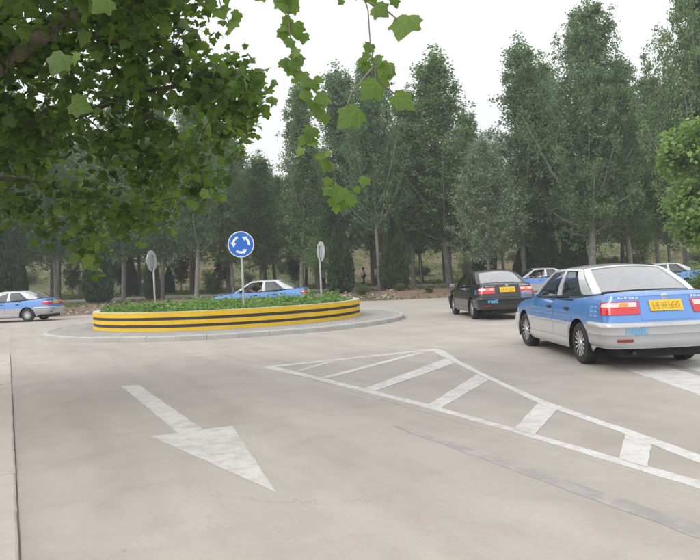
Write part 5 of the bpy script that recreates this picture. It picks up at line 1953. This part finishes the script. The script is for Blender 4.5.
# small signboard among the trees
simple('board_brown', (0.16, 0.14, 0.12), 0.7, vary=0.2)
p = dpt(420, 251, 60)
e = empty('signboard', (p.x, 60, terrain(p.x, 60)))
tag(e, 'small dull board on a post among the trees left of the black sedan', 'sign')
hb_ = p.z - terrain(p.x, 60)
m = MB(); m.tube([(0, 0.04, -0.2), (0, 0.04, hb_ + 0.2)], 0.045, 8); m.build('post', 'galvanised', e, smooth=True)
m = MB(); m.box((0, 0, hb_), (0.86, 0.04, 0.40)); m.build('board', 'board_brown', e)

# ------------------------------------------------------------------ people
simple('skin_tone', (0.42, 0.24, 0.165), 0.55, vary=0.06)
simple('hair_black', (0.012, 0.010, 0.010), 0.5, vary=0.2)
simple('white_shirt', (0.68, 0.68, 0.70), 0.85, vary=0.06)
simple('grey_shirt', (0.20, 0.20, 0.215), 0.85, vary=0.1)
simple('pink_shirt', (0.46, 0.36, 0.34), 0.85, vary=0.08)
simple('navy_cloth', (0.028, 0.034, 0.062), 0.85, vary=0.15)
simple('dark_cloth', (0.02, 0.02, 0.024), 0.85, vary=0.15)
simple('shoe', (0.03, 0.028, 0.027), 0.6)
simple('bag_black', (0.015, 0.015, 0.017), 0.5, vary=0.2)
simple('eye_dark', (0.02, 0.015, 0.012), 0.3)
def skin_mesh(name, chains, mat, sub=2):
    """chains: list of (list of (pos, (rx, ry))), points at equal places are shared; the first point is the root"""
    pts, rad, ed, idx = [], [], [], {}
    for ch in chains:
        prev = None
        for pos, r_ in ch:
            key = tuple(round(q, 4) for q in pos)
            if key not in idx:
                idx[key] = len(pts); pts.append(pos); rad.append(r_ if hasattr(r_, '__len__') else (r_, r_))
            if prev is not None and prev != idx[key]:
                ed.append((prev, idx[key]))
            prev = idx[key]
    me = bpy.data.meshes.new(name)
    me.from_pydata(pts, ed, [])
    o = bpy.data.objects.new(name, me)
    C.objects.link(o)
    md = o.modifiers.new('skin', 'SKIN')
    md.use_smooth_shade = True
    for i, r_ in enumerate(rad):
        me.skin_vertices[0].data[i].radius = r_
        me.skin_vertices[0].data[i].use_root = (i == 0)
    sd = o.modifiers.new('sub', 'SUBSURF')
    sd.levels = sd.render_levels = sub
    dg = bpy.context.evaluated_depsgraph_get()
    dg.update()
    out = bpy.data.meshes.new_from_object(o.evaluated_get(dg))
    bpy.data.objects.remove(o)
    out.materials.clear()
    out.materials.append(MATS[mat])
    out.polygons.foreach_set('use_smooth', [True] * len(out.polygons))
    out.name = name
    return out
def hand(chains_out, wrist, direction, side_v, curl=0.5):
    """palm and five bent fingers as chains rooted in the palm"""
    d = Vector(direction).normalized(); sv = Vector(side_v)
    sv = (sv - d * sv.dot(d)).normalized(); nn = d.cross(sv)
    w = Vector(wrist)
    palm = w + d * 0.075
    res = []
    for k, (off, ln) in enumerate(((-0.030, 0.060), (-0.010, 0.072), (0.010, 0.068), (0.030, 0.052))):
        b0 = palm + sv * off
        b1 = b0 + (d * (1 - curl * 0.3) + nn * curl * 0.5) * ln * 0.55
        b2 = b1 + (d * (1 - curl) + nn * curl) * ln * 0.45
        res.append([(tuple(palm - d * 0.01 + sv * off * 0.8), 0.010), (tuple(b1), 0.009), (tuple(b2), 0.007)])
    t0 = w + d * 0.03 + sv * 0.03
    res.append([(tuple(t0), 0.012), (tuple(t0 + (d * 0.5 + sv * 0.8) * 0.035), 0.010), (tuple(t0 + (d * 0.9 + sv * 0.7) * 0.06), 0.008)])
    return palm, res
def person(label, group, loc, rz, J, shirt, trousers, hair_long=False, sleeves=0.55):
    e = empty('person', loc, rz)
    tag(e, label, 'person', group)
    g = {k: Vector(v) for k, v in J.items()}
    T = lambda v: tuple(v)
    hd_ = g['head']
    body = [[(T(g['pelvis']), (.105, .14)), (T(g['waist']), (.095, .125)), (T(g['chest']), (.11, .15)), (T(g['neck']), (.05, .05)), (T(hd_ - Vector((0, 0, .085))), (.058, .062)), (T(hd_), (.082, .074)), (T(hd_ + Vector((0, 0, .085))), (.066, .062))]]
    fingers = []
    for s in ('l', 'r'):
        sg = 1 if s == 'l' else -1
        wr, el = g['wrist_' + s], g['elbow_' + s]
        dr = (wr - el).normalized()
        palm, fg = hand(None, wr, dr, (dr.z, 0.2 * sg, -dr.x) if abs(dr.z) < .95 else (1, 0, 0), 0.5)
        fingers += fg
        body.append([(T(g['chest']), (.11, .15)), (T(g['shoulder_' + s]), .055), (T(el), .040), (T(wr), .028), (T(palm), (.036, .020))])
        body.append([(T(g['pelvis']), (.105, .14)), (T(g['hip_' + s]), .085), (T(g['knee_' + s]), .056), (T(g['ankle_' + s]), .038), (T(g['toe_' + s]), .034)])
    me = skin_mesh('body', body, 'skin_tone')
    bm = bmesh.new(); bm.from_mesh(me)
    for fg in fingers:
        t = skin_mesh('f', [fg], 'skin_tone', 1)
        bm.from_mesh(t); bpy.data.meshes.remove(t)
    bm.to_mesh(me); bm.free()
    b = place('body', me, e)
    fwd = Vector((1, 0, 0))
    # face: nose, mouth, ears, eyes
    f = MB()
    ellip(f, T(hd_ + Vector((.088, 0, -.015))), (.020, .013, .024), 8, 6, 1)
    for s in (1, -1):
        ellip(f, T(hd_ + Vector((-.005, .082 * s, -.01))), (.020, .010, .030), 8, 6, 1)
    f.build('face', 'skin_tone', b, smooth=True)
    for s in (1, -1):
        f = MB(); ellip(f, T(hd_ + Vector((.078, .030 * s, .012))), (.008, .013, .008), 8, 6, 1); f.build('eye', 'eye_dark', b, smooth=True)
    f = MB(); ellip(f, T(hd_ + Vector((.076, 0, -.055))), (.008, .024, .007), 8, 6, 1); f.build('mouth', 'pink_shirt', b, smooth=True)
    h = MB()
    ellip(h, T(hd_ + Vector((-.022, 0, .045))), (.094, .092, .092), 14, 10, 1)
    if hair_long:
        ellip(h, T(hd_ + Vector((-.062, 0, -.06))), (.055, .080, .13), 12, 8, 1)
    h.build('hair', 'hair_black', e, smooth=True)
    up = Vector((0, 0, 1))
    sh = [[(T(g['pelvis'] - Vector((0, 0, .02))), (.125, .16)), (T(g['waist']), (.115, .145)), (T(g['chest']), (.128, .168)), (T(g['chest'].lerp(g['neck'], .75)), (.075, .08))]]
    for s in ('l', 'r'):
        el = g['shoulder_' + s].lerp(g['elbow_' + s], sleeves)
        sh.append([(T(g['chest']), (.128, .168)), (T(g['shoulder_' + s]), .072), (T(el), .060)])
    place('shirt', skin_mesh('shirt', sh, shirt), e)
    tr = []
    for s in ('l', 'r'):
        tr.append([(T(g['pelvis']), (.125, .155)), (T(g['hip_' + s]), .100), (T(g['knee_' + s]), .072), (T(g['knee_' + s].lerp(g['ankle_' + s], .93)), .060)])
    place('trousers', skin_mesh('trousers', tr, trousers), e)
    for s in ('l', 'r'):
        a_, t_ = g['ankle_' + s], g['toe_' + s]
        place('shoe', skin_mesh('shoe', [[(T(a_ + Vector((0, 0, -.02))), (.045, .042)), (T(a_.lerp(t_, .5) + Vector((0, 0, -.008))), (.042, .034)), (T(t_ + (t_ - a_).normalized() * .03), (.036, .026))]], 'shoe'), e)
    return e
STAND = dict(pelvis=(0, 0, .93), waist=(.01, 0, 1.08), chest=(0, 0, 1.27), neck=(0, 0, 1.45), head=(.03, 0, 1.585),
             shoulder_l=(0, .175, 1.37), shoulder_r=(0, -.175, 1.37), elbow_l=(-.02, .23, 1.10), elbow_r=(-.02, -.23, 1.10), wrist_l=(.06, .23, .87), wrist_r=(.06, -.23, .87),
             hip_l=(0, .09, .88), hip_r=(0, -.09, .88), knee_l=(.03, .10, .49), knee_r=(.03, -.10, .49), ankle_l=(-.02, .10, .085), ankle_r=(-.02, -.10, .085), toe_l=(.13, .11, .045), toe_r=(.13, -.11, .045))
def pose(**kw):
    d = dict(STAND); d.update(kw); return d
def ped(px, Y, rz, label, J, shirt, trousers, hair_long=False):
    x = dpt(px, 280, Y).x
    e = person(label, 'people on the footpath', (x, Y, terrain(x, Y) + 0.05), rz, J, shirt, trousers, hair_long)
    return e
w1 = ped(363.5, 58.5, math.radians(25), 'woman in white shirt and dark trousers with a black shoulder bag near the forked trunk',
    pose(knee_l=(.12, .09, .50), ankle_l=(.10, .09, .10), toe_l=(.25, .10, .06), knee_r=(-.02, -.09, .49), ankle_r=(-.20, -.09, .12), toe_r=(-.07, -.10, .05), elbow_r=(.0, -.25, 1.10), wrist_r=(.12, -.20, .98)), 'white_shirt', 'navy_cloth', True)
w1['label'] = 'person in white shirt and dark trousers with black shoulder bag near the forked trunk'
bag = empty('shoulder_bag', w1.location, w1.rotation_euler.z)
tag(bag, 'black shoulder bag carried by the person in white shirt', 'bag')
m = MB(); ellip(m, (.02, -.24, .98), (.15, .06, .12), 14, 8, 0.55); m.build('pouch', 'bag_black', bag, smooth=True)
m = MB(); m.tube([(.13, -.23, 1.05), (.13, -.16, 1.25), (.05, -.12, 1.44), (-.07, -.13, 1.40), (-.13, -.20, 1.2), (-.12, -.24, 1.03)], .012, 6); m.build('strap', 'bag_black', bag, smooth=True)
ped(376.2, 57.5, math.radians(200), 'person in pale top and dark trousers half hidden behind the pale forked trunk', pose(), 'pink_shirt', 'dark_cloth', True)
ped(323.5, 49.8, math.radians(-15), 'person in grey shirt and dark trousers behind the right grey sign post', pose(elbow_l=(.14, .22, 1.14), wrist_l=(.36, .16, 1.05), elbow_r=(.12, -.24, 1.14), wrist_r=(.36, -.2, 1.02)), 'grey_shirt', 'dark_cloth')
x = dpt(327.6, 280, 49.75).x
m = MB(); m.tube([(0, 0, 0), (0.02, 0, .5), (0.0, 0, 1.04)], [.016, .018, .02], 7)
st_ = m.build('walking_stick', 'dark_bark', None, smooth=True); st_.location = (x, 49.75, terrain(x, 49.75) + 0.04)
tag(st_, 'thin dark stick held by the person in grey shirt', 'stick')
# drivers
SEAT = pose(pelvis=(-.10, 0, .52), waist=(-.15, 0, .68), chest=(-.20, 0, .87), neck=(-.22, 0, 1.05), head=(-.18, 0, 1.175), shoulder_l=(-.20, .17, .97), shoulder_r=(-.20, -.17, .97),
            elbow_l=(.02, .25, .83), elbow_r=(.02, -.24, .80), wrist_l=(.24, .17, .97), wrist_r=(.24, -.17, .97), hip_l=(-.06, .09, .52), hip_r=(-.06, -.09, .52), knee_l=(.36, .12, .60), knee_r=(.36, -.10, .60),
            ankle_l=(.52, .12, .30), ankle_r=(.52, -.10, .30), toe_l=(.62, .12, .34), toe_r=(.62, -.10, .34))
def driver(car, label, shirt):
    (cx, cy), h = car
    a_ = math.atan2(h[1], h[0])
    ly = 0.36
    person(label, 'drivers', (cx - h[1] * ly, cy + h[0] * ly, 0.02), a_, SEAT, shirt, 'dark_cloth', False)
driver(TAXI_ISLAND, 'driver in pinkish shirt at the wheel of the taxi behind the planter', 'pink_shirt')
driver(TAXI_RIGHT, 'driver in pale shirt inside the blue taxi behind the black sedan', 'white_shirt')

# ------------------------------------------------------------------ haze
hz_m = bpy.data.materials.new('haze')
hz_m.use_nodes = True
hn = hz_m.node_tree
hn.nodes.remove(hn.nodes['Principled BSDF'])
pv = hn.nodes.new('ShaderNodeVolumePrincipled')
pv.inputs['Color'].default_value = (0.90, 0.94, 1.0, 1)
pv.inputs['Density'].default_value = 0.0015
pv.inputs['Anisotropy'].default_value = 0.1
hn.links.new(pv.outputs[0], hn.nodes['Material Output'].inputs['Volume'])
MATS['haze'] = hz_m
m = MB()
m.box((0, 420, 130), (2000, 1060, 280))
hz = m.build('haze', 'haze')
tag(hz, kind='stuff')
